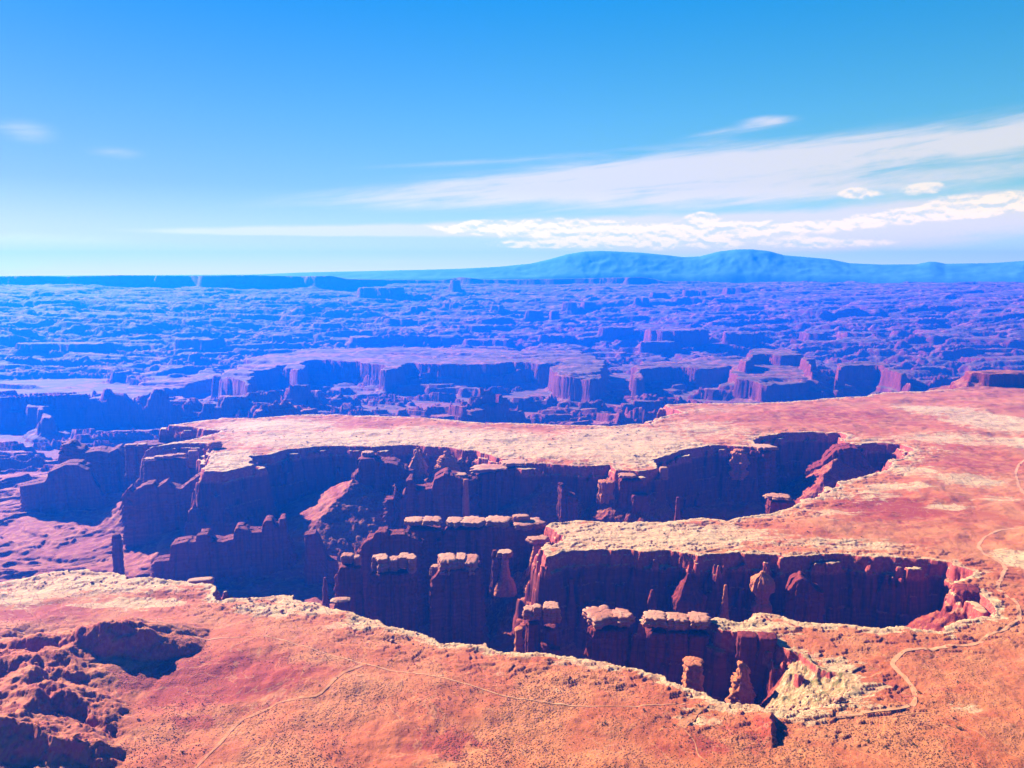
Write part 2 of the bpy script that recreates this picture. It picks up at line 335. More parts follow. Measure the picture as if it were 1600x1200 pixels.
def height(x, y, full=False):
    wx, wy = warp(x, y)
    d = RIM_D(x + wx, y + wy)
    r = np.sqrt(x * x + y * y)
    # plateau
    tame = sstep(-d, 10, 120)
    hp = tame * (5.5 * fbm(x / 170, y / 130, 4, 61) + 1.6 * fbm(x / 38, y / 38, 3, 63)) + .35 * fbm(x / 7, y / 7, 3, 65)
    ledge = 1.3 * np.floor(2.2 * fbm(x / 42, y / 26, 3, 67)) * sstep(-d, 1, 8) * (1 - sstep(-d, 30, 90))
    hp = hp + ledge
    low = low_country(x, y)
    for rim, drop, pts in MESA_W:
        bx = [p[0] for p in pts]; by = [p[1] for p in pts]; m = 700
        sel = (x > min(bx) - m) & (x < max(bx) + m) & (y > min(by) - m) & (y < max(by) + m)
        if sel.any():
            xs, ys = x[sel], y[sel]
            kk = min(max(1.0, np.mean(by) / 4500), 1.3) * min(1.0, (max(bx) - min(bx)) / 380)
            dd = poly_sdf(xs, ys, pts) + 40 * kk * fbm(xs / 190 / kk, ys / 190 / kk, 5, 71)
            low[sel] = np.maximum(low[sel], mesa_profile(dd, rim + np.clip(low[sel] - np.interp(np.hypot(xs, ys), BASE_R, BASE_Z), -90, 10) * .16, drop, 0) + 4 * fbm(xs / 60, ys / 60, 3, 73))
    # cliffs below the rim
    but = 19 * np.abs(fbm(x / 75, y / 75, 5, 81)) + 3.5 * np.abs(fbm(x / 13, y / 13, 2, 83)) * (.3 + sstep(fbm(x / 90, y / 90, 2, 87), -.2, .4))
    dn = np.where(d > 3, np.maximum(3, d - but * sstep(d, 3, 14)), d)
    prof = np.interp(dn, [0, 1.2, 3.0, 4.2, 6.5, 9.0, 11.5, 14.5, 19, 22.5, 28, 31, 36, 110, 190, 320], [0, -6, -7.5, -18, -20, -41, -43, -64, -67, -88, -92, -110, -115, -146, -175, -260]).astype(np.float32)
    zc = np.maximum(prof, low)
    Z = np.where(d < 0, np.maximum(hp, -3), zc)
    for c, a, b in TALUS: 
        zt = segs_height(x, y, Z, c, a, b, 5, 5)
        Z = np.where(d > 0, zt, Z)
    zf = np.interp(x, FILL_X, [-62, -38, -15, -3]) + 3.0 * np.abs(fbm(x / 9, y / 9, 4, 141)) + 3 * fbm(x / 28, y / 28, 3, 143) - 1.0 * np.maximum(FILL_D(x, y) + 3 * fbm(x / 20, y / 20, 3, 145), 0)
    Z = np.where((d > 0) & (FILL_D(x, y) < 60), np.maximum(Z, np.minimum(zf, 1.0)), Z)
    Zh = Z
    for c, a, b in HILL: Zh = segs_height(x, y, Zh, c, a, b, 3.6, 9)
    Z = Z + (Zh - Z) * sstep(-d, 4, 16)
    cr = HILL_MASK(x, y)
    rg = 1 - np.abs(fbm(x / 36, y / 30, 4, 91, .5)); st_ = 3 * fbm(x / 30, y / 22, 3, 95)
    Z = Z + cr * (1.0 * (rg * rg - .6) + 1.5 * (np.floor(st_) + sstep(st_ - np.floor(st_), .3, .5)))
    if full: return Z, d
    return Z

MESA_W = []
for _z, _drop, _pts in MESAS:
    _x, _y = at([p[0] for p in _pts], [p[1] for p in _pts], _z)
    MESA_W.append((_z, _drop, list(zip(_x.tolist(), _y.tolist()))))
def _plan():
    rr = np.linspace(3000, 11000, 1600); zz = np.interp(rr, BASE_R, BASE_Z)
    ys = HORIZON_Y + FPX * np.tan(np.arctan((CAM_Z - zz) / rr))            # close enough to the pitched row
    out = []; r = random.Random(2)
    for x0, x1, yt, yb, k in FAR_MESAS:
        D = float(np.interp(-yb, -ys, rr)); u0 = (x0 - 800) / FPX * D; u1 = (x1 - 800) / FPX * D; dep = max(110, (u1 - u0) * k)
        zt = CAM_Z - (yt - 430) / FPX * D; zf = float(np.interp(D, BASE_R, BASE_Z))
        n = 14; P = []
        for i in range(n):
            a = 6.2832 * i / n; q = r.uniform(.8, 1.1)
            ca, sa = math.cos(a), math.sin(a)
            P.append(((u0 + u1) / 2 + (u1 - u0) / 2 * q * math.copysign(abs(ca) ** .6, ca), D + dep / 2 + dep / 2 * q * math.copysign(abs(sa) ** .6, sa)))
        out.append((zt, max(30, (zt - zf) * 1.05), P))
    return out
MESA_W += _plan()
_hx, _hy = at([-200, 60, 190, 280, 180, 220, 230, -200], [985, 975, 965, 1020, 1060, 1150, 1230, 1230])
HILL_POLY = list(zip(_hx, _hy))
HILL_MASK = Raster(-700, -150, 380, 900, 4.0, lambda X, Y: sstep(-poly_sdf(X, Y, HILL_POLY), -8, 25))

_fx, _fy = at([1148, 1190, 1236, 1262, 1316, 1345, 1300, 1245], [1098, 1078, 1040, 1030, 1050, 1085, 1108, 1110], -14)
FILL_POLY = list(zip(_fx, _fy)); FILL_X = [float(at(p, 1075, -20)[0]) for p in (1150, 1195, 1250, 1310)]
FILL_D = Raster(100, 420, 560, 860, 4.0, lambda X, Y: poly_sdf(X, Y, FILL_POLY))

# pale slickrock and other patches painted on the map: (px, py, rx, ry in pixels, weight)
WHITE = [(1470, 640, 60, 8, 1.1), (1560, 655, 40, 14, 1.2), (1590, 690, 40, 12, 1.0), (1400, 760, 70, 8, .8), (1520, 752, 50, 7, 1.0), (1480, 790, 40, 6, .8), (1590, 870, 30, 14, 1.1), (1310, 1040, 30, 16, .9), (1360, 1075, 34, 12, .8), (620, 685, 330, 22, .95), (430, 665, 120, 14, .9), (820, 700, 200, 20, 1.0), (980, 695, 160, 40, .95), (1100, 670, 120, 25, .6), (340, 725, 60, 30, 1), (1000, 836, 230, 28, 1.05), (1330, 850, 120, 14, .7), (1380, 700, 60, 30, .7), (1300, 770, 70, 20, .6), (1420, 735, 70, 12, .7), (1190, 1085, 60, 30, .55), (1250, 800, 90, 25, .45), (1150, 975, 110, 24, .9), (1300, 1050, 70, 45, .55), (1340, 1100, 90, 18, .5),
         (150, 910, 170, 20, 1.0), (30, 930, 60, 20, .9), (210, 940, 110, 12, .8), (440, 950, 90, 16, .8), (560, 975, 70, 16, .7), (1440, 640, 45, 12, .9), (1550, 660, 70, 20, .9), (1480, 685, 120, 14, .7), (1420, 700, 90, 20, .5),
         (1510, 750, 80, 14, .7), (1560, 780, 60, 10, .6), (1590, 875, 40, 16, .8), (1360, 770, 50, 20, .6), (1300, 800, 60, 10, .6), (1100, 640, 120, 8, .5), (1090, 1120, 45, 30, .55), (1510, 1105, 40, 18, .5), (760, 1055, 160, 14, .35), (880, 1075, 120, 16, .3),
         (1500, 890, 60, 10, .5), (1225, 690, 80, 20, .8), (250, 1195, 60, 10, .4)]
REDDER = [(330, 1060, 150, 45, 1), (60, 955, 90, 20, .8), (1420, 850, 90, 18, .4), (300, 1130, 60, 20, .6), (1380, 790, 110, 30, .8), (1500, 720, 130, 30, .5), (700, 1160, 90, 40, .6), (1190, 1140, 80, 30, .6), (1420, 1080, 90, 30, .4), (1300, 650, 200, 22, .5), (560, 660, 100, 8, .6), (900, 678, 90, 9, .6), (1500, 700, 100, 10, .5), (1100, 1165, 120, 30, .5)]

def patches(x, y, lst):
    v = np.zeros(x.shape, np.float32)
    for px, py, rx, ry, w in lst:
        cx, cy = at(px, py); ex = rx * math.hypot(cx, cy, CAM_Z) / FPX
        y1 = at(px, py - ry)[1]; y2 = at(px, py + ry)[1]; ey = abs(y1 - y2) / 2
        q = ((x - cx) / ex) ** 2 + ((y - cy) / ey) ** 2
        v = np.maximum(v, w * np.exp(-q))
    return v

# ------------------------------------------------------------------ materials
def principled(name):
    mt = bpy.data.materials.new(name); mt.use_nodes = True
    g = NT(mt.node_tree); b = g.n['Principled BSDF']; b.inputs['Roughness'].default_value = .95
    b.inputs['Specular IOR Level'].default_value = .1
    return mt, g, b

SOIL_A, SOIL_B, SOIL_C = (.245, .058, .016), (.29, .098, .030), (.18, .022, .009)
PALE = (.33, .195, .08)
def strata(g, pos, zoff=0.0):
    """the banded red cliff colours, by height"""
    s = g.n.new('ShaderNodeSeparateXYZ'); g.l.new(pos, s.inputs[0])
    wob = g.noise(pos, .03, 3.0)
    zz = g.add(s.outputs[2], g.mul(g.sub(wob, .5), 14.0))
    band = g.noise(g.vec(0.0, 0.0, g.mul(zz, .16)), 1.0, 4.0, .7)
    col = g.ramp(band, [(.3, (.085, .008, .007)), (.45, (.135, .017, .010)), (.5, (.10, .011, .008)), (.56, (.15, .023, .012)), (.7, (.085, .009, .008))])
    streak = g.noise(g.scale(pos, (.22, .22, .012)), 1.0, 4.0, .6)
    return g.mix(g.step(streak, .45, .62, 0.0, .7), col, (.05, .006, .006)), s.outputs[2]

def ground_material():
    mt, g, b = principled('desert_ground')
    geo = g.n.new('ShaderNodeNewGeometry'); pos = geo.outputs['Position']
    nsep = g.n.new('ShaderNodeSeparateXYZ'); g.l.new(geo.outputs['True Normal'], nsep.inputs[0]); nz = nsep.outputs[2]
    A = lambda n: g.node('ShaderNodeAttribute', out=2, attribute_name=n)
    white, red, rim, scrub, far, dim, rubble = A('white'), A('red'), A('rim'), A('scrub'), A('far'), A('dim'), A('rubble')
    flat = g.scale(pos, (1, 1, .0))
    n_big = g.noise(flat, .012, 5.0, .6, .5); n_mid = g.noise(flat, .05, 5.0, .65, .4); n_fine = g.noise(flat, .35, 4.0, .7)
    soil = g.mix(g.step(n_big, .38, .62), SOIL_A, SOIL_B)
    soil = g.mix(g.mul(g.step(g.add(red, g.mul(g.sub(n_mid, .5), 1.8)), .22, .7), .9), soil, SOIL_C)
    soil = g.mix(g.step(n_mid, .55, .75, 0, .4), soil, (.26, .10, .033))
    # fine wind ripples and drainage lines
    dr = g.m('ABSOLUTE', g.sub(g.noise(flat, .022, 4.0, .5, 1.2), .5))
    soil = g.mix(g.step(dr, 0.0, .016, .5, 0), soil, (.29, .13, .05))
    # scrub: dark dots on the ground
    vor = g.node('ShaderNodeTexVoronoi', {'Vector': flat, 'Scale': .42, 'Randomness': 1.0}, out=0)
    dens = g.mul(scrub, g.step(n_big, .36, .62, .35, 1.1))
    dot = g.mul(g.step(vor, g.mul(dens, .34), g.mul(dens, .58), 1.0, 0.0), g.step(n_mid, .34, .5))
    soil = g.mix(g.mul(dot, .6), soil, (.09, .026, .009))
    # slickrock
    lay = g.noise(g.vec(g.mul(g.node('ShaderNodeSeparateXYZ', {0: flat}, out=0), .02), g.mul(g.node('ShaderNodeSeparateXYZ', {0: flat}, out=1), .09), 0.0), 1.0, 5.0, .7, .8)
    wm = g.step(g.add(white, g.add(g.mul(g.sub(n_mid, .5), 1.0), g.mul(g.sub(lay, .5), 1.3))), .42, .58)
    crack = g.node('ShaderNodeTexVoronoi', {'Vector': g.scale(g.mix(.25, flat, g.noise(flat, .05, 3.0)), (1, 1, 1)), 'Scale': .085}, out=0, feature='DISTANCE_TO_EDGE')
    pale = g.mix(n_fine, PALE, (.35, .23, .115))
    pale = g.mix(g.step(lay, .5, .6, 0.0, .55), pale, (.30, .125, .055))
    pale = g.mix(g.step(crack, 0.0, .05, .6, 0.0), pale, (.16, .04, .02))
    vor2 = g.node('ShaderNodeTexVoronoi', {'Vector': flat, 'Scale': .16}, out=0)
    pale = g.mix(g.mul(g.step(vor2, .12, .26, .8, 0.0), g.step(n_mid, .42, .56)), pale, (.08, .032, .013))
    top = g.mix(wm, soil, pale)
    # cliffs
    st, z = strata(g, pos)
    capn = g.noise(pos, .25, 4.0, .65)
    cap = g.mix(g.step(capn, .42, .62), (.22, .03, .022), (.30, .065, .035))  # caprock band, reddened in colour to suggest light reflected onto its shaded face
    cz = g.mul(g.step(g.add(z, g.mul(g.sub(capn, .5), 8.0)), -25.0, -18.0), g.sub(1.0, far))
    rock = g.mix(cz, st, cap)
    low = g.mix(g.step(n_mid, .4, .62), (.22, .05, .016), (.27, .09, .032))
    ter = g.mix(g.step(g.noise(g.vec(0.0, 0.0, g.mul(g.add(z, g.mul(n_mid, 20.0)), .11)), 1.0, 3.0, .6), .42, .6), low, (.17, .028, .014))
    isl = g.step(g.add(z, g.mul(g.sub(n_mid, .5), 10.0)), -24.0, -14.0)
    top = g.mix(g.m('MAXIMUM', g.sub(1.0, isl), far), top, ter)
    rub = g.mix(g.step(n_fine, .4, .6), (.17, .085, .03), (.29, .17, .075))
    rub = g.mix(g.step(g.noise(flat, .11, 4.0, .7), .5, .62), rub, (.10, .075, .022))
    rub = g.mix(g.step(g.noise(flat, .2, 3.0, .7), .56, .66), rub, (.34, .22, .12))
    top = g.mix(rubble, top, rub)
    top = g.mix(g.mul(dim, g.step(g.add(g.mul(n_big, .5), g.mul(g.noise(flat, .0035, 4.0, .6), .5)),   .50, .56, 1.0, .35)), top, g.mix(g.step(n_big, .4, .6), (.045, .028, .016), (.10, .05, .026)))  # far ground: scrub tone, deepened with distance to stand in for shadows
    col = g.mix(g.step(g.add(nz, g.add(g.mul(g.sub(n_fine, .5), .2), g.mul(rubble, .25))), .55, .8), rock, top)
    g.l.new(col, b.inputs['Base Color'])
    bmp = g.n.new('ShaderNodeBump'); bmp.inputs['Strength'].default_value = .7; bmp.inputs['Distance'].default_value = 1.6
    hgt = g.add(g.mul(n_fine, .8), g.add(g.mul(dot, .5), g.mul(capn, .6)))
    g.l.new(hgt, bmp.inputs['Height']); g.l.new(bmp.outputs[0], b.inputs['Normal'])
    return mt

def rock_material(name, kind):
    mt, g, b = principled(name)
    geo = g.n.new('ShaderNodeNewGeometry'); pos = geo.outputs['Position']
    n = g.noise(pos, .35, 5.0, .65)
    if kind == 'cliff':
        col, z = strata(g, pos)
    elif kind == 'cap':
        s = g.node('ShaderNodeSeparateXYZ', {0: pos}, out=2)
        band = g.noise(g.vec(0.0, 0.0, g.mul(g.add(s, g.mul(n, 2.0)), .5)), 1.0, 3.0, .6)
        col = g.mix(g.step(band, .4, .62), (.34, .175, .095), (.25, .085, .045))
        col = g.mix(g.step(n, .55, .75, 0, .5), col, (.18, .045, .026))
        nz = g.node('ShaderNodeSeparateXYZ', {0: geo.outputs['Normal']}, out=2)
        side = g.mix(g.step(band, .42, .6), (.20, .055, .034), (.27, .10, .058))  # varnished cap sides; their shade is painted in as a darker, redder tone
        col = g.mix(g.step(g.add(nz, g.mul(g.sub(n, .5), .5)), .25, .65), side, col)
    else:
        col = g.mix(g.step(n, .4, .62), (.27, .068, .022), (.33, .115, .042))
    g.l.new(col, b.inputs['Base Color'])
    bmp = g.n.new('ShaderNodeBump'); bmp.inputs['Strength'].default_value = .8; bmp.inputs['Distance'].default_value = 1.5
    g.l.new(n, bmp.inputs['Height']); g.l.new(bmp.outputs[0], b.inputs['Normal'])
    return mt

M_GROUND = ground_material()
M_CLIFF = rock_material('red_cliff', 'cliff'); M_CAP = rock_material('pale_caprock', 'cap'); M_RED = rock_material('orange_rock', 'red')

def flat_material(name, c1, c2, sc):
    mt, g, b = principled(name)
    pos = g.node('ShaderNodeNewGeometry', out=0)
    g.l.new(g.mix(g.step(g.noise(pos, sc, 4.0, .65), .35, .65), c1, c2), b.inputs['Base Color'])
    return mt
M_ROAD = flat_material('road_dust', (.36, .17, .075), (.31, .125, .05), .12)
M_WASH = flat_material('wash_sand', (.31, .13, .05), (.25, .08, .026), .2)
M_BUSH = flat_material('bush_leaf', (.05, .045, .012), (.095, .07, .022), .8)
M_SCRUB = flat_material('scrub_leaf', (.09, .038, .013), (.14, .06, .02), .2)
M_MOUNT = flat_material('mountain_slope', (.035, .12, .09), (.055, .16, .105), .002)

# ------------------------------------------------------------------ mesh building
def tag(o, label=None, cat=None, group=None, kind=None):
    if label: o['label'] = label
    if cat: o['category'] = cat
    if group: o['group'] = group
    if kind: o['kind'] = kind
    return o

def mesh_np(name, V, F, mat, smooth=True):
    me = bpy.data.meshes.new(name); V = np.ascontiguousarray(V, np.float32); F = np.ascontiguousarray(F, np.int32)
    me.vertices.add(len(V)); me.vertices.foreach_set('co', V.ravel())
    k = F.shape[1]
    me.loops.add(F.size); me.loops.foreach_set('vertex_index', F.ravel())
    me.polygons.add(len(F)); me.polygons.foreach_set('loop_start', np.arange(0, F.size, k, dtype=np.int32)); me.polygons.foreach_set('loop_total', np.full(len(F), k, np.int32))
    me.polygons.foreach_set('use_smooth', np.full(len(F), smooth, bool))
    me.update(calc_edges=True); me.materials.append(mat)
    o = bpy.data.objects.new(name, me); C.objects.link(o)
    return o

def grid_faces(nr, nc):
    i = np.arange((nr - 1) * (nc - 1)); r = i // (nc - 1); c = i % (nc - 1); a = r * nc + c
    return np.stack([a, a + 1, a + nc + 1, a + nc], 1)

def attr(o, name, v):
    a = o.data.attributes.new(name, 'FLOAT', 'POINT'); a.data.foreach_set('value', np.ascontiguousarray(v, np.float32).ravel())

def polar(name, rs, nth, half, far):
    th = np.linspace(-half, half, nth)
    RR, TT = np.meshgrid(rs, th, indexing='ij')
    X = (RR * np.sin(TT)).astype(np.float32); Y = (RR * np.cos(TT)).astype(np.float32)
    Z, d = height(X, Y, True)
    if far:
        az = X / Y * FPX + 800
        sm_r = np.interp(az, [p[0] for p in SKY_MESA], [p[2] for p in SKY_MESA]); sm_y = np.interp(az, [p[0] for p in SKY_MESA], [p[1] for p in SKY_MESA])
        dist = Y + 250 * fbm(X / 900, Y / 900, 4, 111)
        top = CAM_Z + (430 - sm_y) / FPX * sm_r
        dd = sm_r - dist
        prof = top - 120 * sstep(dd, 0, 50) - .42 * np.maximum(dd - 50, 0) + 5 * fbm(X / 200, Y / 200, 3, 113)
        Z = np.maximum(Z, np.where(dist < sm_r, np.where(dd < 900, prof, -999), top))
    o = mesh_np(name, np.stack([X, Y, Z], -1).reshape(-1, 3), grid_faces(len(rs), nth), M_GROUND, True)
    w = patches(X, Y, WHITE)
    w = np.maximum(w, .95 * np.exp(-np.maximum(-d, 0) / 16))
    hm = HILL_MASK(X, Y)
    attr(o, 'white', w * (1 - hm)); attr(o, 'red', np.maximum(patches(X, Y, REDDER), hm * .3)); attr(o, 'rim', d)
    r = np.sqrt(X * X + Y * Y)
    attr(o, 'rubble', sstep(-FILL_D(X, Y), -14, 4) * (d > -6))
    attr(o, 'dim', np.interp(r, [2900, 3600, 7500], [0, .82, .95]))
    attr(o, 'scrub', np.clip(1.25 - r / 1500, .25, 1) * (1 - .7 * hm)); attr(o, 'far', sstep(r, 2750, 2900) if far else np.zeros_like(X))
    return o

HALF = R(41)
QUALITY = 1.0
r_near = [450.0]
while r_near[-1] < 3000: r_near.append(r_near[-1] + (1.5 + (r_near[-1] - 450) * .0008) / QUALITY)
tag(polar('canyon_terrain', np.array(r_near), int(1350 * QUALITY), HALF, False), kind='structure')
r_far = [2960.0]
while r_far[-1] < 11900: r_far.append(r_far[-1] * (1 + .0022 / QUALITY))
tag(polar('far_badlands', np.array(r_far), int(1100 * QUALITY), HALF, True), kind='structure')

def mountains():
    rs = np.linspace(11800, 14400, 60); th = np.linspace(-HALF, HALF, 900)
    RR, TT = np.meshgrid(rs, th, indexing='ij'); X = RR * np.sin(TT); Y = RR * np.cos(TT)
    px = X / Y * FPX + 800
    yy = np.interp(px, [p[0] for p in RIDGE], [p[1] for p in RIDGE])
    # ridge at a depth of 13.2 km, falling to the front and the back
    D = 13200.0
    crestz = CAM_Z + (430 - yy) / FPX * D * 1.0
    f = np.exp(-((Y / np.cos(0) - D * np.cos(0)) / 900) ** 2) if False else np.exp(-((RR - D / np.cos(TT) * np.cos(TT)) / 850.0) ** 2)
    base = 270.0
    Z = base + (crestz - base) * f
    base = 270.0 - 230 * (1 - sstep(RR, 11800, 12250))
    Z = base + (crestz - base) * f
    gul = np.abs(fbm(X / 420, Y / 420, 5, 121))
    Z = Z - (Z - base) * .14 * gul * (1 - f ** 3)
    o = mesh_np('mountain_range', np.stack([X, Y, Z], -1).reshape(-1, 3), grid_faces(60, 900), M_MOUNT)
    tag(o, kind='structure')
mountains()

# ------------------------------------------------------------------ tracks and washes, draped on the ground
def smooth_line(x, y, step):
    """Catmull-Rom through the points, resampled"""
    P = np.stack([x, y], 1); P = np.concatenate([P[:1] * 2 - P[1:2], P, P[-1:] * 2 - P[-2:-1]]); out = []
    for i in range(1, len(P) - 2):
        p0, p1, p2, p3 = P[i - 1], P[i], P[i + 1], P[i + 2]
        n = max(2, int(np.hypot(*(p2 - p1)) / step))
        t = np.linspace(0, 1, n, endpoint=False)[:, None]
        out.append(.5 * ((2 * p1) + (-p0 + p2) * t + (2 * p0 - 5 * p1 + 4 * p2 - p3) * t ** 2 + (-p0 + 3 * p1 - 3 * p2 + p3) * t ** 3))
    return np.concatenate(out)

def strip(name, pix, width, mat, seed=0, lift=.3):
    x, y = at([p[0] for p in pix], [p[1] for p in pix])
    L = smooth_line(x, y, 3.0)
    T = np.gradient(L, axis=0); T /= np.linalg.norm(T, axis=1)[:, None] + 1e-9
    N = np.stack([-T[:, 1], T[:, 0]], 1)
    s = np.arange(len(L))
    wob = width * (1 + .5 * perlin(s / 5.0, s * 0, seed) + .4 * perlin(s / 19.0, s * 0 + 2, seed)) ; mid = width * .35 * perlin(s / 14.0, s * 0 + 5, seed)
    k = np.linspace(-.5, .5, 5)
    X = L[:, 0][:, None] + N[:, 0][:, None] * (mid[:, None] + k[None] * wob[:, None]); Y = L[:, 1][:, None] + N[:, 1][:, None] * (mid[:, None] + k[None] * wob[:, None])
    Z = height(X.ravel().astype(np.float32), Y.ravel().astype(np.float32)).reshape(X.shape)
    Z = .5 * Z + .5 * Z.mean(1)[:, None] + lift
    return tag(mesh_np(name, np.stack([X, Y, Z], -1).reshape(-1, 3), grid_faces(len(L), 5), mat), kind='structure')

strip('dirt_road', [(1640, 822), (1600, 823), (1565, 830), (1540, 838), (1530, 850), (1538, 862), (1560, 875), (1572, 886), (1565, 900), (1560, 915), (1575, 930), (1590, 945), (1592, 965), (1580, 978), (1540, 995), (1520, 1005), (1470, 1011), (1420, 1018),
      (1396, 1030), (1396, 1042), (1415, 1060), (1428, 1080), (1426, 1100), (1390, 1108), (1340, 1114), (1300, 1117)], 4.2, M_ROAD, 1)
strip('dirt_road', [(1640, 700), (1600, 720), (1588, 735), (1592, 755), (1606, 775), (1650, 790)], 4.2, M_ROAD, 2)
strip('dirt_track', [(-60, 985), (40, 986), (150, 990), (260, 999), (340, 1000), (400, 1000), (447, 1006), (494, 1020), (569, 1039), (619, 1050), (681, 1062), (744, 1077), (790, 1089), (837, 1096), (880, 1100), (925, 1105), (1012, 1103), (1056, 1100), (1075, 1096)], 1.35, M_ROAD, 3)
strip('sandy_wash', [(569, 1039), (535, 1056), (500, 1086), (470, 1091), (437, 1096), (390, 1115), (362, 1135), (352, 1150), (337, 1170), (318, 1188), (300, 1206), (270, 1240)], 3.2, M_WASH, 4)
strip('sandy_wash', [(619, 1050), (628, 1068), (622, 1085), (604, 1090), (612, 1110), (628, 1124)], .8, M_WASH, 5)
strip('sandy_wash', [(1105, 1098), (1085, 1112), (1072, 1128), (1062, 1140)], 7.0, M_WASH, 6)
strip('sandy_wash', [(1250, 1117), (1285, 1128), (1310, 1148), (1345, 1172), (1380, 1196), (1420, 1235)], 1.2, M_WASH, 7)
strip('sandy_wash', [(1070, 1142), (1085, 1160), (1092, 1180), (1120, 1200), (1140, 1230)], 1.2, M_WASH, 8)
strip('sandy_wash', [(1390, 1118), (1440, 1112), (1480, 1124), (1520, 1145), (1570, 1175), (1620, 1200)], .8, M_WASH, 9)

# ------------------------------------------------------------------ rock towers, fins, blocks
def ray(px, py):
    a = (600 - py) / FPX; c, s = math.cos(PITCH), math.sin(PITCH)
    return (px - 800) / FPX, c + a * s, -s + a * c
def zat(py, cy):
    _, dy, dz = ray(800, py); return CAM_Z + dz * cy / dy
def cy_for(py, z):
    return float(at(800, py, z)[1])

def loft(name, mat, c, w, d, zb, ztop, prof, sq=3.2, na=56, nr=40, seed=0, flute=.12, rough=.6, ledge=.05, rot=0.0, lean=(0, 0), parent=None, dome=.06):
    """a closed weathered column; ztop is a level or a function of the local x"""
    tt = np.linspace(0, 2 * np.pi, 6000); ct, st = np.cos(tt), np.sin(tt)
    ex = np.sign(ct) * np.abs(ct) ** (2 / sq) * w / 2; ey = np.sign(st) * np.abs(st) ** (2 / sq) * d / 2
    arc = np.concatenate([[0], np.cumsum(np.hypot(np.diff(ex), np.diff(ey)))]); u = np.linspace(0, arc[-1], na, endpoint=False)
    ex = np.interp(u, arc, ex); ey = np.interp(u, arc, ey); th = u / arc[-1] * 2 * np.pi
    m = min(w, d)
    fl = flute * m * (np.abs(perlin(ex / m * 3.1 + seed, ey / m * 3.1, seed)) * 1.6 - .45) + flute * .5 * m * (perlin(ex / m * 8.0, ey / m * 8.0 + seed, seed + 3))
    zt = ztop if callable(ztop) else (lambda x: np.full_like(x, ztop))
    tp = [p[0] for p in prof]; sp = [p[1] for p in prof]
    V = []
    zr = zt(ex); hmax = float(np.max(zr)) - zb
    for t in np.linspace(0, 1, nr):
        s = np.interp(t, tp, sp)
        zz = zb + t * hmax
        s = s + ledge * np.sign(perlin(np.array([zz / 4.3]), np.array([seed * 3.3]), seed)[0]) * .6 + ledge * perlin(np.array([zz / 9.0]), np.array([seed * 1.7]), seed + 9)[0]
        n = rough * (fbm(ex / 7 + seed, ey / 7 + zz / 9.0, 3, seed + 5) + .6 * perlin(ex / 3.1 + zz / 17, ey / 3.1 + seed, seed + 7))
        k = 1 + (fl * (1.1 - .5 * t) + n) / (np.hypot(ex, ey) + 1e-6)
        x = ex * s * k + lean[0] * t * hmax; y = ey * s * k + lean[1] * t * hmax
        z = zb + t * (zt(ex * s) - zb)
        V.append(np.stack([x, y, z], 1))
    last = V[-1]; cx0, cy0 = last[:, 0].mean(), last[:, 1].mean()
    for f, up in ((.88, .5), (.6, .85), (.3, 1.0), (.06, 1.0)):
        x = cx0 + (last[:, 0] - cx0) * f; y = cy0 + (last[:, 1] - cy0) * f
        if callable(ztop):
            x = cx0 + (last[:, 0] - cx0) * (.97 + .03 * f)
            z = zt((ex * sp[-1]) * (.97 + .03 * f)) + .5 * rough * fbm(x / 3, y / 3, 2, seed) * up
        else:
            z = last[:, 2].mean() + dome * m * up + .5 * rough * fbm(x / 3, y / 3, 2, seed) * up
        V.append(np.stack([x, y, z], 1))
    V = np.concatenate(V); R_ = nr + 4
    cr, sr = math.cos(rot), math.sin(rot)
    V = np.stack([V[:, 0] * cr - V[:, 1] * sr, V[:, 0] * sr + V[:, 1] * cr, V[:, 2] - zb], 1)
    i = np.arange((R_ - 1) * na); r = i // na; a = i % na; b = (a + 1) % na
    F = np.stack([r * na + a, r * na + b, (r + 1) * na + b, (r + 1) * na + a], 1)
    tri = np.array([[(R_ - 1) * na + k_, (R_ - 1) * na + (k_ + 1) % na, (R_ - 1) * na + (k_ + na // 2) % na, (R_ - 1) * na + (k_ + na // 2) % na] for k_ in range(0)], int).reshape(-1, 4)
    o = mesh_np(name, V, F, mat, True)
    o.location = (c[0], c[1], zb)
    if parent is not None:
        o.parent = parent; o.location = (c[0] - parent.location[0], c[1] - parent.location[1], zb - parent.location[2])
    return o

TOWER = [(0, 1.5), (.12, 1.22), (.3, 1.08), (.7, 1.0), (1, .93)]
WALL = [(0, 1.25), (.15, 1.1), (.5, 1.02), (1, .96)]
BLOCK = [(0, .9), (.3, 1.0), (.8, 1.03), (1, .93)]
CAPP = [(0, .86), (.12, .98), (.3, .94), (.36, 1.02), (.6, 1.0), (.64, .95), (.9, 1.02), (1, .93)]
CONE = [(0, 1.25), (.15, 1.08), (.6, 1.0), (.72, .98), (.76, 1.06), (.8, .95), (.92, .5), (1, .16)]
_seed = [11]

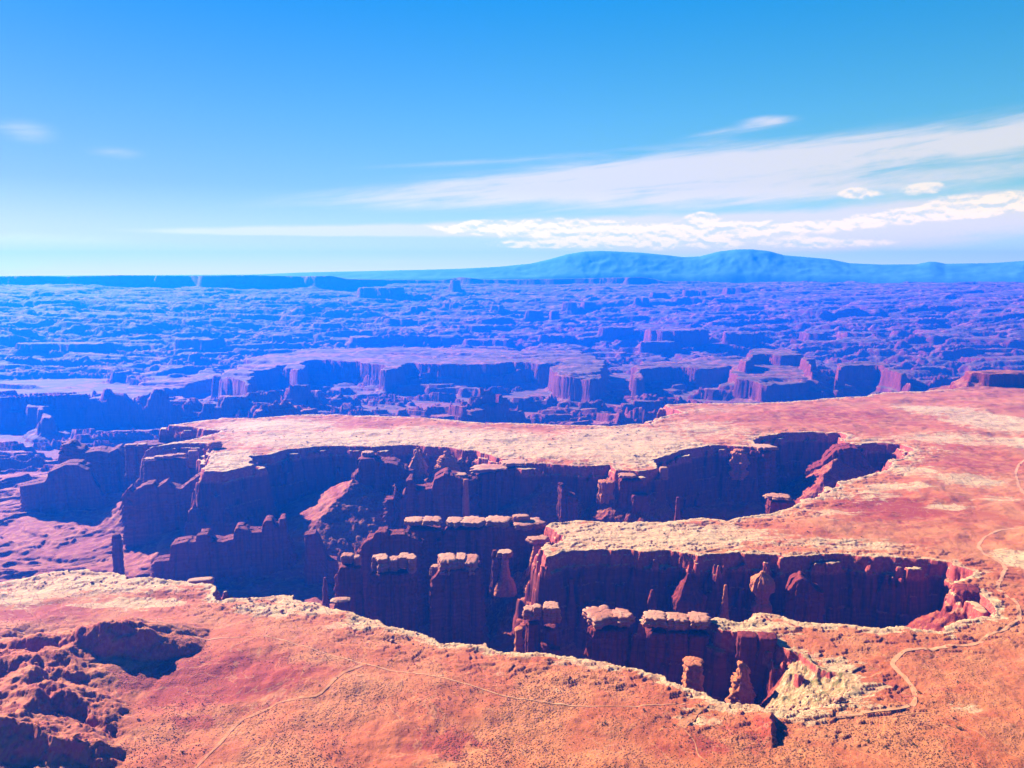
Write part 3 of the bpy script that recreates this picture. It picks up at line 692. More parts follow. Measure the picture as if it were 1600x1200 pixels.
def rock(name, label, cat, group, x0, x1, ytop, cy=None, z=None, zb=-155, depth=None, prof=TOWER, caps=(), sil=None, mat=None, **kw):
    """a rock thing spanning the map columns x0..x1: its top level z, or its distance cy, fixes where it stands; caps = (x0, x1, ytop, height, depth factor)"""
    _seed[0] += 1; sd = _seed[0]
    if cy is None: cy = cy_for(ytop, z)
    t = cy / ray(800, ytop)[1]
    w = (x1 - x0) / FPX * t; cx = ((x0 + x1) / 2 - 800) / FPX * t
    dp = depth if depth else w * .9
    if sil:
        sx = [((p[0] - 800) / FPX * t - cx) for p in sil]; sz = [zat(p[1], cy) for p in sil]
        top = lambda x, sx=sx, sz=sz: np.interp(x, sx, sz)
    else:
        top = zat(ytop, cy)
    cap_h = max([c[3] for c in caps]) if caps else 0
    if caps and not sil: top = top - min(c[3] for c in caps) * .8
    kw.setdefault('na', int(min(240, max(40, (w + dp) * 1.6)))); kw.setdefault('nr', 56)
    kw.setdefault('rot', -math.atan2(cx, cy) * .6)
    o = loft(name, mat or M_CLIFF, (cx, cy + dp * .3), w, dp, zb, top, prof, seed=sd, **kw)
    tag(o, label, cat, group)
    for i, cp in enumerate(caps):
        a, b, yt, h = cp[:4]; df = cp[4] if len(cp) > 4 else 1.0
        cw = (b - a) / FPX * t; ccx = ((a + b) / 2 - 800) / FPX * t; zt = zat(yt, cy)
        rr = random.Random(sd * 31 + i)
        h = h * rr.uniform(.55, .95); zt = zt + rr.uniform(-1.6, 1.0)
        pr = [(p, q * rr.uniform(.9, 1.05)) for p, q in CAPP]
        loft('cap', M_CAP, (ccx, cy + dp * .3 + rr.uniform(-.1, .1) * dp), cw * rr.uniform(.9, 1.04), max(cw * .7, dp * df * rr.uniform(.75, 1.05)), zt - h, zt, pr, sq=rr.uniform(2.6, 5), na=64, nr=20, seed=sd + 50 + i * 3,
             flute=.26, rough=1.1, ledge=.07, rot=rr.uniform(-.3, .3), parent=o, dome=.02)
    return o

G_TOWERS = 'capped rock towers of the basin'
G_FINS = 'bare dark rock walls and fins in the basin'
G_SPIRES = 'thin rock spires in the basin'
G_BLOCKS = 'pale-topped blocks along the canyon edge'

# the row that carries on from the tip of the middle mesa tongue
rock('rock_wall', 'long dark rock wall with six pale caps running left from the tip of the middle mesa tongue', 'rock wall', G_TOWERS, 632, 850, 822, z=-6, depth=34, sq=6, prof=WALL, flute=.3, rough=2.0,
     sil=[(628, 830), (634, 826), (688, 828), (692, 838), (698, 826), (752, 826), (760, 822), (850, 822)],
     caps=[(633, 660, 816, 12), (661, 687, 814, 12), (695, 722, 816, 11), (721, 756, 815, 11, 1.1), (755, 800, 814, 13, 1.3), (797, 852, 816, 14, 1.3)])
rock('boulder', 'lone pale boulder perched on the right end of the long capped wall', 'boulder', None, 801, 828, 807, z=6, zb=-3, depth=16, prof=BLOCK, mat=M_CAP, ledge=.05, nr=14)
rock('rock_fin', 'stepped dark bare fin behind the three capped towers', 'rock wall', G_FINS, 556, 662, 830, cy=1120, depth=26, sq=5, prof=WALL, flute=.3, rough=1.5,
     sil=[(552, 872), (557, 862), (566, 852), (575, 841), (584, 838), (588, 830), (604, 829), (606, 834), (630, 834), (648, 842), (662, 852)])
# three capped towers in front
rock('rock_tower', 'leftmost capped tower of the front three, with two small pale caps', 'rock tower', G_TOWERS, 524, 562, 878, cy=1022, depth=34, sq=4, flute=.2, rough=1.4, sil=[(520, 912), (526, 900), (532, 884), (548, 884), (552, 888), (562, 888)], caps=[(532, 549, 870, 17, .6), (550, 561, 871, 13, .5)])
rock('rock_tower', 'middle of the front three towers, split by joints into five pale-topped columns', 'rock tower', G_TOWERS, 577, 648, 890, cy=1014, depth=32, sq=4.5, flute=.3, rough=1.5, sil=[(575, 896), (590, 896), (604, 894), (616, 896), (648, 894)],
     caps=[(579, 588, 873, 26, .4), (585, 605, 874, 27, .8), (606, 622, 876, 22, .7), (621, 637, 873, 25, .8), (635, 649, 873, 24, .7)])
rock('rock_tower', 'broadest of the front three towers, a square dark block with a pale bulging top', 'rock tower', G_TOWERS, 670, 750, 890, cy=1013, depth=42, sq=5, flute=.22, rough=1.6, sil=[(668, 906), (682, 900), (686, 888), (750, 888)],
     caps=[(684, 713, 874, 22, .9), (711, 729, 874, 20, .9), (725, 747, 874, 22, .9), (672, 685, 889, 14, .4)])
# bare walls on the left
rock('rock_fin', 'large ragged dark fin on the basin floor with two pinnacles at its right end', 'rock fin', G_FINS, 239, 450, 840, cy=1318, depth=34, sq=7, prof=[(0, 1.06), (.3, 1.02), (1, .99)], flute=.25, rough=2.2, ledge=.01,
     sil=[(239, 876), (246, 869), (270, 868), (272, 845), (294, 841), (304, 843), (312, 832), (325, 832), (330, 843), (345, 846), (362, 842), (366, 825), (376, 827), (390, 834), (407, 834), (409, 819), (414, 816), (422, 818), (424, 828), (431, 828), (433, 816), (439, 815), (441, 836), (449, 858)])
rock('rock_fin', 'tall leaning dark blade of rock right of the large ragged fin', 'rock fin', G_FINS, 475, 524, 832, cy=1300, depth=26, sq=5, prof=[(0, 1.04), (.4, 1.0), (1, .97)], flute=.15, rough=1.2, ledge=.01, sil=[(475, 834), (492, 832), (499, 845), (508, 872), (512, 876), (524, 876)])
rock('rock_needle', 'slender solitary rock needle on the basin floor left of the large ragged fin', 'rock spire', G_SPIRES, 173, 187, 836, cy=1325, depth=14, prof=[(0, 1.25), (.2, 1.05), (.75, 1.0), (.8, .86), (.9, 1.02), (1, .8)], flute=.1, rough=.8)
rock('rock_needle', 'small dark needle leaning at the foot of the leftmost capped tower', 'rock spire', G_SPIRES, 502, 512, 904, cy=1150, depth=12, prof=[(0, 1.4), (.3, 1.1), (.8, .7), (1, .35)])
rock('butte', 'big dark slab-sided butte at the far left edge of the basin', 'butte', G_FINS, 31, 150, 740, cy=1735, depth=62, sq=4, prof=[(0, 1.06), (.3, 1.02), (1, .98)], flute=.16, rough=2.4, ledge=.01, sil=[(30, 758), (36, 755), (70, 750), (76, 735), (98, 726), (116, 727), (130, 737), (136, 758), (148, 786)])
rock('rock_fin', 'long shaded wall stepping down to the left from the tip of the far mesa tongue', 'rock wall', G_FINS, 194, 345, 760, cy=1520, depth=36, sq=6, prof=[(0, 1.03), (1, 1.0)], flute=.12, rough=1.6, sil=[(186, 790), (196, 768), (205, 757), (211, 764), (228, 754), (240, 753), (244, 760), (260, 750), (262, 758), (280, 764), (296, 752), (308, 744), (330, 738), (345, 738)])
rock('rock_wall', 'distant shaded wall with broken crest behind the far mesa tongue tip at the left', 'rock wall', G_FINS, 96, 250, 690, cy=1890, depth=70, sq=5, prof=WALL, flute=.3, rough=2.5, sil=[(92, 712), (98, 692), (112, 688), (125, 700), (132, 704), (150, 702), (165, 706), (180, 700), (186, 708), (200, 698), (250, 697)])
for a, b, yt, lab in ((194, 210, 694, 'left one of two small pale caprock slabs before the far mesa tongue'), (214, 227, 693, 'right one of two small pale caprock slabs before the far mesa tongue')):
    rock('rock_slab', lab, 'rock slab', None, a, b, yt, cy=1800, zb=-90, depth=22, prof=WALL, mat=M_CLIFF, caps=[(a, b, yt, 8, 1.0)])
rock('rock_ridge', 'row of rounded pale knobs on a low shaded ridge below the far mesa tongue', 'rock ridge', None, 224, 288, 714, cy=1640, depth=24, prof=WALL, sq=5, flute=.2, rough=1.5, caps=[(225, 240, 716, 8, .9), (240, 256, 713, 9, .9), (256, 272, 711, 9, .9), (271, 287, 710, 9, .9)])
rock('boulder', 'round pale boulder balanced above the row of pale knobs', 'boulder', None, 293, 307, 705, cy=1640, zb=-30, depth=16, prof=CAPP, mat=M_CAP, nr=18)
rock('boulder_stack', 'stack of rounded ledges at the left end of the far mesa tongue', 'rock stack', None, 321, 345, 692, cy=1690, zb=-60, depth=30, prof=[(0, 1.1), (.3, 1), (.38, .8), (.5, 1.05), (.6, .8), (.72, 1.02), (.82, .78), (.9, .95), (1, .7)], mat=M_RED, ledge=.1)
# promontories below the far mesa tongue
rock('rock_buttress', 'shaded buttress with pale cap above the sunlit talus fan', 'buttress', G_FINS, 553, 640, 713, cy=1600, depth=60, sq=5, prof=WALL, flute=.25, rough=2, sil=[(550, 760), (555, 745), (560, 722), (566, 715), (583, 715), (592, 721), (612, 723), (640, 738)], caps=[(564, 582, 709, 8, .4)])
rock('rock_buttress', 'wide dark buttress with ragged crest and small pinnacles under the red cones', 'buttress', G_FINS, 602, 742, 748, cy=1505, depth=50, sq=6, prof=WALL, flute=.28, rough=2.2,
     sil=[(600, 780), (612, 778), (614, 762), (617, 763), (619, 775), (631, 775), (634, 762), (638, 748), (644, 748), (647, 765), (674, 762), (678, 748), (694, 738), (712, 746), (728, 750), (742, 752)])
rock('red_cone', 'larger red rock cone on the shoulder under the far mesa rim', 'rock cone', 'red rock cones under the far mesa rim', 672, 722, 706, cy=1600, zb=-60, depth=50, prof=[(0, 1.1), (.3, .9), (.34, .98), (.6, .62), (.64, .7), (.9, .22), (1, .08)], mat=M_RED, sq=2.2, ledge=.1, rough=1.6)
rock('red_cone', 'smaller red rock cone left of the larger one under the far mesa rim', 'rock cone', 'red rock cones under the far mesa rim', 636, 668, 702, cy=1625, zb=-70, depth=30, prof=[(0, 1.0), (.5, .8), (.54, .9), (.8, .4), (1, .1)], mat=M_RED, sq=2.2, ledge=.08, rough=1.4)
rock('mesa_block', 'sunlit pale slab-topped block detached below the far mesa rim', 'mesa block', G_TOWERS, 741, 822, 728, cy=1555, depth=46, sq=4, prof=WALL, flute=.2, rough=1.6, sil=[(740, 744), (765, 738), (790, 732), (822, 727)], caps=[(740, 792, 732, 12, .9), (785, 824, 723, 12, .9)])
rock('rock_ledge', 'pale flat ledge with thin leg between the ragged buttress and the slab-topped block', 'rock ledge', None, 700, 732, 742, cy=1525, depth=24, prof=WALL, sq=4, caps=[(700, 731, 741, 8, 1.0)], mat=M_CLIFF)
rock('rock_needle', 'thin sunlit pinnacle in front of the slab-topped block', 'rock spire', G_SPIRES, 722, 733, 750, cy=1480, depth=12, prof=[(0, 1.3), (.3, 1.1), (.7, .9), (1, .6)], mat=M_RED)
rock('rock_tower', 'dark tower with sloping red top under the far mesa rim, left of the fluted pillars', 'rock tower', G_TOWERS, 874, 902, 757, cy=1455, depth=34, sil=[(872, 757), (880, 760), (888, 772), (902, 778)], flute=.2, rough=1.4)
rock('rock_pillar', 'tallest fluted red pillar below the pale point of the far mesa rim', 'rock pillar', G_TOWERS, 967, 1002, 746, cy=1462, depth=34, flute=.24, rough=1.5, caps=[(968, 996, 743, 7, .8)])
rock('rock_pillar', 'short stubby pillar left of the tallest fluted pillar', 'rock pillar', G_TOWERS, 934, 964, 754, cy=1480, depth=30, flute=.2, rough=1.5, prof=[(0, 1.6), (.4, 1.3), (.6, 1.0), (.8, 1.0), (.85, .8), (1, .9)], mat=M_RED)
rock('rock_pillar', 'lower dark pillar leaning on the right of the tallest fluted pillar', 'rock pillar', G_TOWERS, 988, 1016, 774, cy=1440, depth=26, flute=.2, rough=1.4)
rock('rock_needle', 'thin dark spire rising from the shaded middle canyon floor', 'rock spire', G_SPIRES, 1055, 1065, 778, cy=1380, depth=12, prof=[(0, 1.5), (.4, 1.1), (.7, 1.0), (.74, .8), (1, .55)])
rock('boulder', 'round pale boulder stuck at the brink of the far mesa rim', 'boulder', None, 1031, 1044, 731, cy=1500, zb=-20, depth=14, prof=CAPP, mat=M_CAP, nr=16)
rock('rock_pillar', 'big sunlit red promontory pillar between the two shaded alcoves of the middle canyon', 'rock pillar', G_TOWERS, 1170, 1212, 700, cy=1700, depth=60, flute=.25, rough=2.0, caps=[(1176, 1212, 699, 9, .8)], prof=[(0, 1.3), (.3, 1.12), (.7, 1.0), (1, .95)])
rock('rock_stub', 'lumpy red knob on the left side of the promontory pillar', 'rock stub', None, 1142, 1172, 705, cy=1690, zb=-70, depth=36, prof=[(0, .7), (.3, 1.0), (.38, .8), (.6, 1.05), (.68, .8), (.9, .8), (1, .5)], mat=M_RED, ledge=.1, rough=2)
rock('butte', 'sunlit red butte with shaded right flank inside the head of the middle canyon', 'butte', G_FINS, 1268, 1362, 697, cy=1690, depth=60, sq=3, prof=[(0, 1.15), (.4, 1.03), (.8, 1.0), (1, .92)], flute=.22, rough=2.4, sil=[(1266, 748), (1276, 735), (1290, 727), (1297, 716), (1310, 702), (1330, 697), (1346, 700), (1352, 716), (1364, 738)])
rock('rock_block', 'square red block with pale lip broken from the rim above the middle canyon', 'rock block', G_BLOCKS, 1202, 1244, 781, cy=1300, zb=-60, depth=28, prof=BLOCK, sq=4.5, flute=.12, rough=1.0, caps=[(1200, 1238, 777, 5, 1.0)])
# inside the near canyon
rock('butte', 'dark square butte with bright red conical top in the near canyon', 'butte', None, 1054, 1104, 904, cy=985, depth=40, sq=4.5, prof=[(0, 1.2), (.2, 1.06), (.68, 1.0), (.74, 1.06), (.8, .98), (.86, .62), (.95, .3), (1, .12)], flute=.16, rough=1.3, mat=M_CLIFF)
rock('rock_stub', 'tiny red knob in the shade left of the cone-topped butte', 'rock stub', G_SPIRES, 1013, 1027, 924, cy=985, depth=14, prof=[(0, 1.5), (.7, 1.1), (.85, 1.0), (1, .3)])
rock('rock_needle', 'small crooked red spire right of the cone-topped butte', 'rock spire', G_SPIRES, 1126, 1138, 916, cy=985, depth=12, prof=[(0, 2.2), (.6, 1.6), (.75, 1.0), (.9, .6), (1, .4)], lean=(.02, 0), mat=M_RED)
rock('hoodoo', 'stacked red hoodoo with narrow waist beside the arch-shaped rock', 'hoodoo', G_SPIRES, 1178, 1213, 898, cy=978, depth=28, mat=M_RED, ledge=.16, rough=2.0, flute=.15, nr=80, prof=[(0, 1.5), (.4, 1.15), (.62, 1.0), (.66, .75), (.74, .5), (.78, .62), (.84, .95), (.88, .75), (.92, .9), (.96, .6), (1, .35)])
rock('rock_arch', 'dark red rock shaped like a broad arch with a leg on the right', 'rock arch', None, 1236, 1290, 902, cy=965, depth=30, sq=3.5, ledge=.06, rough=1.8, flute=.2, sil=[(1234, 936), (1240, 922), (1246, 908), (1256, 902), (1266, 908), (1276, 919), (1288, 925), (1292, 935)])
rock('rock_needle', 'small dark spire below the mushroom rock and left of the cone-topped butte', 'rock spire', G_SPIRES, 886, 900, 906, cy=1010, depth=13, prof=[(0, 2.0), (.6, 1.3), (.8, .8), (.86, .5), (1, .5)])
rock('rock_needle', 'slim spire under the orange skirt at the tip of the middle mesa tongue', 'rock spire', G_SPIRES, 838, 849, 906, cy=1012, depth=12, prof=[(0, 1.9), (.5, 1.2), (.8, .8), (1, .5)])
rock('mushroom_rock', 'pale mushroom rock beside the tip of the middle mesa tongue', 'mushroom rock', 'mushroom rocks', 826, 856, 846, cy=1112, zb=-70, depth=22, prof=[(0, 1.5), (.5, .9), (.8, .55), (1, .5)], mat=M_RED, caps=[(826, 857, 842, 9, 1.0)])
rock('mushroom_rock', 'smaller mushroom rock on an orange skirt right of the broadest front tower', 'mushroom rock', 'mushroom rocks', 778, 800, 868, cy=1075, zb=-75, depth=18, prof=[(0, 1.7), (.35, 1.3), (.45, .8), (.8, .5), (1, .5)], flute=.06, rough=.5, mat=M_RED, caps=[(777, 800, 865, 9, 1.0)])
rock('rock_stub', 'small dark knob just left of the smaller mushroom rock', 'rock stub', None, 768, 778, 861, cy=1080, zb=-80, depth=10, prof=[(0, 1.6), (.7, .9), (.8, .7), (.9, 1.0), (1, .6)])
rock('rock_block', 'layered pale block under the tip of the middle mesa tongue, above the orange skirt', 'rock block', G_BLOCKS, 832, 862, 880, cy=1062, zb=-75, depth=24, prof=[(0, 1.9), (.5, 1.1), (.6, 1.0), (1, .8)], mat=M_RED, ledge=.12)
rock('boulder', 'massive dark boulder in the notch at the right end of the near canyon', 'boulder', None, 1498, 1535, 923, cy=905, zb=-70, depth=28, prof=WALL, sq=4.5, flute=.12, rough=1.2)
# front edge
rock('rock_tower', 'left one of the twin pale-headed towers at the front edge', 'rock tower', G_TOWERS, 821, 845, 960, z=-8, depth=20, flute=.14, rough=.9, prof=[(0, 1.4), (.3, 1.1), (.8, .95), (1, .9)], caps=[(819, 838, 952, 18, .9), (832, 846, 950, 14, .7)])
rock('rock_tower', 'right one of the twin pale-headed towers at the front edge, flat on top', 'rock tower', G_TOWERS, 848, 872, 962, z=-9, depth=20, flute=.14, rough=.9, prof=[(0, 1.4), (.3, 1.1), (.75, .85), (1, .85)], caps=[(846, 876, 950, 20, 1.1)])
rock('rock_stack', 'thin layered stack just left of the twin pale-headed towers', 'rock stack', G_SPIRES, 804, 817, 984, cy=850, depth=12, mat=M_RED, ledge=.16, nr=80)
rock('rock_block', 'low broken red block at the foot of the twin pale-headed towers', 'rock block', G_BLOCKS, 846, 876, 1006, cy=835, depth=14, mat=M_CLIFF, prof=WALL, sil=[(845, 1006), (856, 1008), (860, 1014), (876, 1016)])
rock('rock_tower', 'broad square tower with overhanging pale slab between the twin towers and the near tongue', 'rock tower', G_TOWERS, 922, 984, 972, z=-8, depth=34, sq=4.5, flute=.18, rough=1.3, prof=[(0, 1.25), (.3, 1.12), (.75, 1.0), (1, .96)], caps=[(918, 962, 964, 12, 1.0), (955, 990, 962, 13, 1.0)])
rock('rock_block', 'foremost pale-topped block at the tip of the near mesa tongue', 'rock block', G_BLOCKS, 1010, 1044, 972, cy=818, depth=28, sq=4.5, flute=.16, rough=1.1, prof=WALL, caps=[(1006, 1045, 966, 14, 1.0)])
rock('rock_block', 'second pale-topped block from the tip of the near mesa tongue', 'rock block', G_BLOCKS, 1046, 1077, 974, cy=814, depth=28, sq=4.5, flute=.16, rough=1.1, prof=WALL, caps=[(1044, 1078, 968, 13, 1.0)])
rock('rock_block', 'third pale-topped block from the tip of the near mesa tongue, heavily shaded', 'rock block', G_BLOCKS, 1080, 1110, 978, cy=808, depth=28, sq=4.5, flute=.16, rough=1.1, prof=WALL, caps=[(1078, 1112, 970, 13, 1.0)])
rock('rock_block', 'left of two square red blocks on the front face of the near mesa tongue', 'rock block', G_BLOCKS, 1154, 1186, 995, cy=775, zb=-110, depth=18, sq=5, flute=.14, rough=.9, prof=WALL, mat=M_CLIFF)
rock('rock_block', 'right of two square red blocks on the front face of the near mesa tongue', 'rock block', G_BLOCKS, 1187, 1216, 997, cy=770, zb=-110, depth=18, sq=5, flute=.14, rough=.9, prof=WALL, mat=M_CLIFF)
rock('rock_stack', 'layered orange stack rising from the shaded chasm below the near mesa tongue', 'rock stack', G_SPIRES, 1070, 1102, 1038, cy=748, depth=22, sq=3.5, mat=M_RED, ledge=.14, rough=1.5, nr=90, prof=[(0, 1.3), (.5, 1.1), (1, .85)])
rock('rock_stack', 'tilted layered red pile at the left foot of the rubble slope', 'rock stack', None, 1146, 1186, 1032, cy=738, depth=24, sq=2.6, mat=M_RED, ledge=.16, rough=2.2, nr=90, prof=[(0, 1.6), (.5, 1.3), (.8, .9), (1, .3)], sil=[(1140, 1040), (1150, 1031), (1162, 1040), (1186, 1054)])
rock('rock_slab', 'overhanging pale slab jutting from the left foreground rim', 'rock slab', G_BLOCKS, 292, 331, 907, cy=955, zb=-16, depth=14, sq=4, prof=[(0, .8), (.5, 1.0), (1, .96)], mat=M_CAP, flute=.1, rough=.7, nr=18)
rock('rock_slab', 'low rounded pale slab on the foreground rim below the leaning dark blade', 'rock slab', G_BLOCKS, 515, 547, 938, cy=890, zb=-8, depth=14, sq=3, prof=[(0, .8), (.5, 1.0), (1, .8)], mat=M_CAP, flute=.1, rough=.7, nr=18)

rock('rock_block', 'broken dark red ledge in the alcove at the right end of the rubble slope', 'rock block', G_BLOCKS, 1282, 1330, 1054, cy=715, zb=-40, depth=16, sq=3, prof=[(0, 1.1), (.4, 1.0), (.5, .9), (.8, .95), (1, .7)], mat=M_CLIFF, flute=.3, rough=1.6, ledge=.1, sil=[(1278, 1062), (1290, 1054), (1306, 1058), (1316, 1072), (1332, 1084)])

# ------------------------------------------------------------------ boulders
rnd = random.Random(4)
def boulder_mesh(seed, mat):
    o = loft('boulder', mat, (0, 0), 2.0, 1.7, -.5, .8, [(0, .7), (.3, 1.0), (.7, .95), (1, .55)], sq=2.8 + seed % 3 * .6, na=14, nr=7, seed=seed + 200, flute=.25, rough=.22, ledge=.08, dome=.08)
    me = o.data; bpy.data.objects.remove(o); return me
B_RED = [boulder_mesh(k, M_RED) for k in range(4)]; B_PALE = [boulder_mesh(k + 7, M_CAP) for k in range(4)]

def scatter(n, region, jitter=0):
    """n map points inside the pixel ellipses of region, not hanging over the rim unless asked"""
    out = []
    while len(out) < n:
        px, py, rx, ry = rnd.choice(region)
        a = rnd.uniform(0, 6.283); q = math.sqrt(rnd.random())
        X, Y = at(px + rx * q * math.cos(a), py + ry * q * math.sin(a))
        out.append((float(X), float(Y)))
    P = np.array(out, np.float32); Z, d = height(P[:, 0].copy(), P[:, 1].copy(), True)
    return [(x, y, float(z), float(dd)) for (x, y), z, dd in zip(out, Z, d)]

def boulders(n, region, smin, smax, meshes, label, group, keep=None):
    for x, y, z, d in scatter(n, region):
        if keep and not keep(d): continue
        o = bpy.data.objects.new('boulder', rnd.choice(meshes)); C.objects.link(o)
        s = rnd.uniform(smin, smax) * (1.8 if rnd.random() < .12 else 1)
        o.location = (x, y, z + .25 * s); o.scale = (s * rnd.uniform(.8, 1.4), s * rnd.uniform(.8, 1.3), s * rnd.uniform(.6, 1.0))
        o.rotation_euler = (rnd.uniform(-.3, .3), rnd.uniform(-.3, .3), rnd.uniform(0, 6.28))
        tag(o, label, 'boulder', group)
boulders(60, [(1235, 1080, 60, 22), (1200, 1092, 40, 12), (1290, 1090, 40, 12)], .7, 2.0, B_PALE, 'pale fallen boulder lying on the rubble slope under the near canyon rim', 'boulders on the rubble slope')
boulders(34, [(1462, 965, 36, 16), (1490, 950, 16, 12)], 1.0, 2.6, B_RED, 'red boulder tumbled below the massive dark boulder in the canyon notch', 'boulders in the canyon notch', lambda d: d > 1)
boulders(24, [(60, 1110, 70, 60), (110, 1170, 110, 26), (30, 1060, 40, 30)], .5, 1.5, B_RED, 'rough red boulder on the shaded rocky hill in the foreground', 'boulders on the foreground hill')
boulders(40, [(130, 905, 120, 14), (450, 945, 90, 12), (660, 1000, 90, 10)], .6, 1.5, B_PALE, 'pale boulder sitting on the slickrock of the foreground rim', 'boulders on the foreground rim', lambda d: d < -3)

# ------------------------------------------------------------------ bushes
def bush_parts(seed):
    r = np.random.default_rng(seed); V = []; F = []
    clumps = [(r.normal(0, .5), r.normal(0, .5), r.uniform(.25, .8), r.uniform(.3, .55)) for _ in range(7)]
    for _ in range(190):
        cx, cy, cz, cr = clumps[r.integers(len(clumps))]
        p = r.normal(0, 1, 3); p = p / np.linalg.norm(p) * cr * r.uniform(.6, 1.05) + (cx, cy, cz); p[2] = max(p[2], .04)
        u = r.normal(0, 1, 3); u /= np.linalg.norm(u); v = np.cross(u, r.normal(0, 1, 3)); v /= np.linalg.norm(v)
        s = r.uniform(.1, .2); k = len(V)
        V += [p - u * s, p - v * s * .6, p + u * s, p + v * s * .6]; F.append((k, k + 1, k + 2, k + 3))
    a = mesh_np('juniper_bush', V, F, M_BUSH, False); me = a.data; bpy.data.objects.remove(a)
    V = []; F = []
    for cx, cy, cz, cr in clumps:
        k = len(V); w = .04
        V += [(-w, -w, -.1), (w, -w, -.1), (0, w, -.1), (cx - w * .4, cy, cz), (cx + w * .4, cy, cz), (cx, cy + w * .4, cz)]
        F += [(k, k + 1, k + 4, k + 3), (k + 1, k + 2, k + 5, k + 4), (k + 2, k, k + 3, k + 5)]
    b = mesh_np('stem', V, F, M_SCRUB, False); mb = b.data; bpy.data.objects.remove(b)
    return me, mb
BUSH = [bush_parts(k) for k in range(4)]
def bush(x, y, z, s, label, group=None):
    me, mb = rnd.choice(BUSH)
    o = bpy.data.objects.new('juniper_bush', me); C.objects.link(o); o.location = (x, y, z); o.scale = (s, s, s * rnd.uniform(.7, 1.0)); o.rotation_euler = (0, 0, rnd.uniform(0, 6.28))
    tag(o, label, 'bush', group)
    c = bpy.data.objects.new('stem', mb); C.objects.link(c); c.parent = o
for px, py, s, lab in [(1500, 1142, 3.4, 'largest dark green juniper bush, on open red ground near the right foreground edge'), (1385, 1168, 2.8, 'green juniper bush beside the wash in the right foreground'), (1427, 1163, 2.4, 'dark bush a little right of the green bush by the wash'),
                       (1356, 1156, 2.3, 'low dark bush left of the green bush by the wash'), (1436, 1081, 2.4, 'bush on the outer bend of the dirt road in the right foreground'), (1497, 1071, 2.6, 'bush right of the dirt road bend, beside pale ground'),
                       (1092, 1104, 2.6, 'dark bush on the pale wash just below the canyon end'), (1006, 1112, 2.3, 'dark bush above the dirt track near its right end'), (946, 1130, 2.6, 'green bush below the dirt track on the foreground plain'),
                       (500, 1076, 1.9, 'small dark bush beside the sandy wash below the track fork'), (527, 1064, 1.6, 'smallest dark bush above the sandy wash near the track fork'), (1054, 1133, 2.2, 'green bush at the head of the wash left of the pale patch'), (217, 1128, 2.6, 'dark bush at the right foot of the rocky foreground hill'),
                       (286, 1178, 3.0, 'dark bush near the bottom edge left of the sandy wash')]:
    x, y = at(px, py); x, y = float(x), float(y); z = float(height(np.array([x], np.float32), np.array([y], np.float32))[0]); bush(x, y, z - .1, s * .8, lab)
def bushes(n, region, smin, smax, label, group):
    for x, y, z, d in scatter(n, region):
        if d > -4: continue
        bush(x, y, z - .1, rnd.uniform(smin, smax), label, group)
bushes(60, [(150, 908, 150, 16), (440, 946, 100, 12), (560, 968, 50, 10)], .9, 1.9, 'small dark bush on the pale slickrock of the left foreground rim', 'bushes on the foreground rim')
bushes(110, [(620, 680, 300, 18), (900, 695, 150, 30)], 1.3, 2.7, 'dark bush dotted over the flat top of the far mesa tongue', 'bushes on the far mesa tongue')
bushes(60, [(1010, 838, 190, 20), (1250, 830, 120, 26)], .9, 1.9, 'small dark bush on the flat top of the middle mesa tongue', 'bushes on the middle mesa tongue')
bushes(40, [(1400, 1130, 190, 50), (1050, 1140, 120, 40)], .7, 1.5, 'small bush on the red ground of the right foreground', 'bushes in the right foreground')

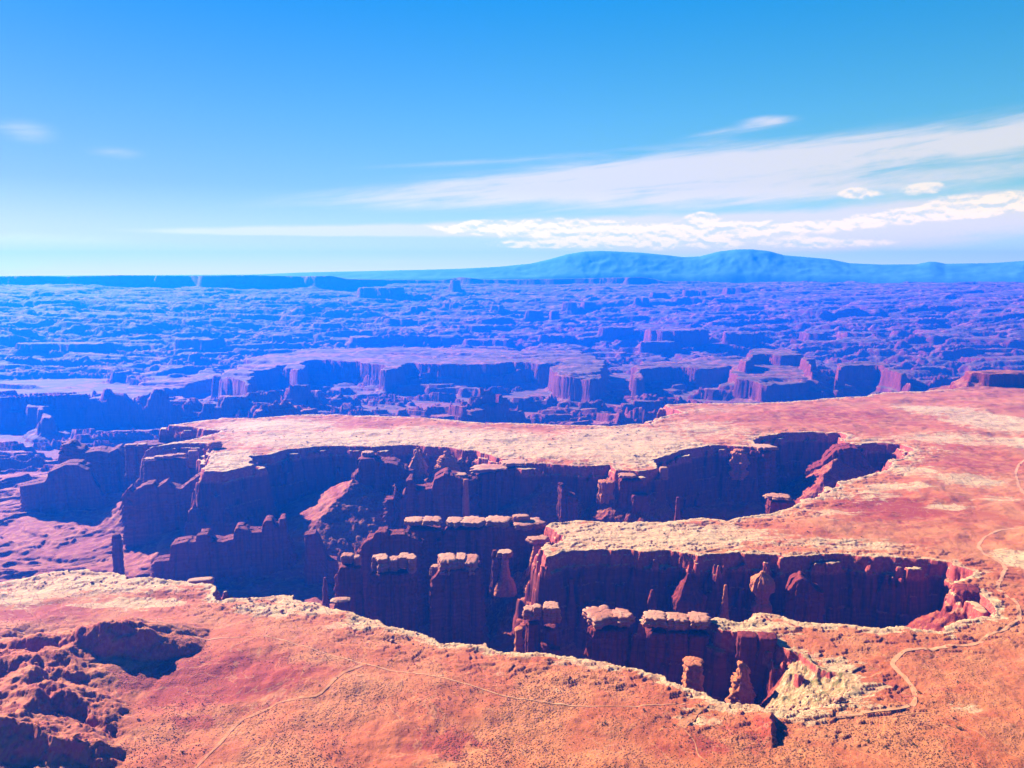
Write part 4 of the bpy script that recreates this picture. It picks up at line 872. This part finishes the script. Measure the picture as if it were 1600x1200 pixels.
def scrub():
    """low desert scrub that nobody could count"""
    r = np.random.default_rng(3); n = 52000
    px = r.uniform(-80, 1680, n); py = 905 + 330 * r.random(n) ** .8
    X, Y = at(px, py); X = X.astype(np.float32); Y = Y.astype(np.float32)
    den = fbm(X / 70, Y / 70, 4, 131) + .35 - .9 * HILL_MASK(X, Y) - .5 * patches(X, Y, WHITE) - .4 * patches(X, Y, REDDER)
    k = r.random(n) < np.clip(den + .15, .03, 1)
    X, Y = X[k], Y[k]; Z, d = height(X.copy(), Y.copy(), True); k = d < -6; X, Y, Z = X[k], Y[k], Z[k]
    m = len(X); s = r.uniform(.35, .8, m)
    base = np.array([(1, 0, 0), (-.5, .87, 0), (-.5, -.87, 0), (.1, .05, .9), (.45, .4, .55)]); tri = np.array([(0, 4, 3), (4, 1, 3), (1, 2, 3), (2, 0, 3), (0, 1, 4)])
    a = r.uniform(0, 6.28, m); ca, sa = np.cos(a), np.sin(a)
    jit = 1 + r.normal(0, .22, (m, 5, 3)); B = base[None] * jit * s[:, None, None]
    V = np.stack([B[..., 0] * ca[:, None] - B[..., 1] * sa[:, None] + X[:, None], B[..., 0] * sa[:, None] + B[..., 1] * ca[:, None] + Y[:, None], B[..., 2] + Z[:, None] - .05], -1).reshape(-1, 3)
    F = (tri[None] + (np.arange(m) * 5)[:, None, None]).reshape(-1, 3)
    tag(mesh_np('desert_scrub', V, F, M_SCRUB, False), kind='stuff')
scrub()

# ------------------------------------------------------------------ the air
def haze():
    x, y0, y1, z0, z1 = 10200, -500, 15200, HAZE_BOTTOM, HAZE_TOP
    V = [(-x, y0, z0), (x, y0, z0), (x, y1, z0), (-x, y1, z0), (-x, y0, z1), (x, y0, z1), (x, y1, z1), (-x, y1, z1)]
    F = [(0, 3, 2, 1), (4, 5, 6, 7), (0, 1, 5, 4), (1, 2, 6, 5), (2, 3, 7, 6), (3, 0, 4, 7)]
    mt = bpy.data.materials.new('air'); mt.use_nodes = True; n = mt.node_tree; n.nodes.clear()
    v = n.nodes.new('ShaderNodeVolumePrincipled'); v.inputs['Color'].default_value = (*HAZE_COLOR, 1); v.inputs['Density'].default_value = HAZE_DENSITY; v.inputs['Anisotropy'].default_value = .35
    o = n.nodes.new('ShaderNodeOutputMaterial'); n.links.new(v.outputs[0], o.inputs['Volume'])
    tag(mesh_np('haze', V, F, mt, False), kind='stuff')
haze()
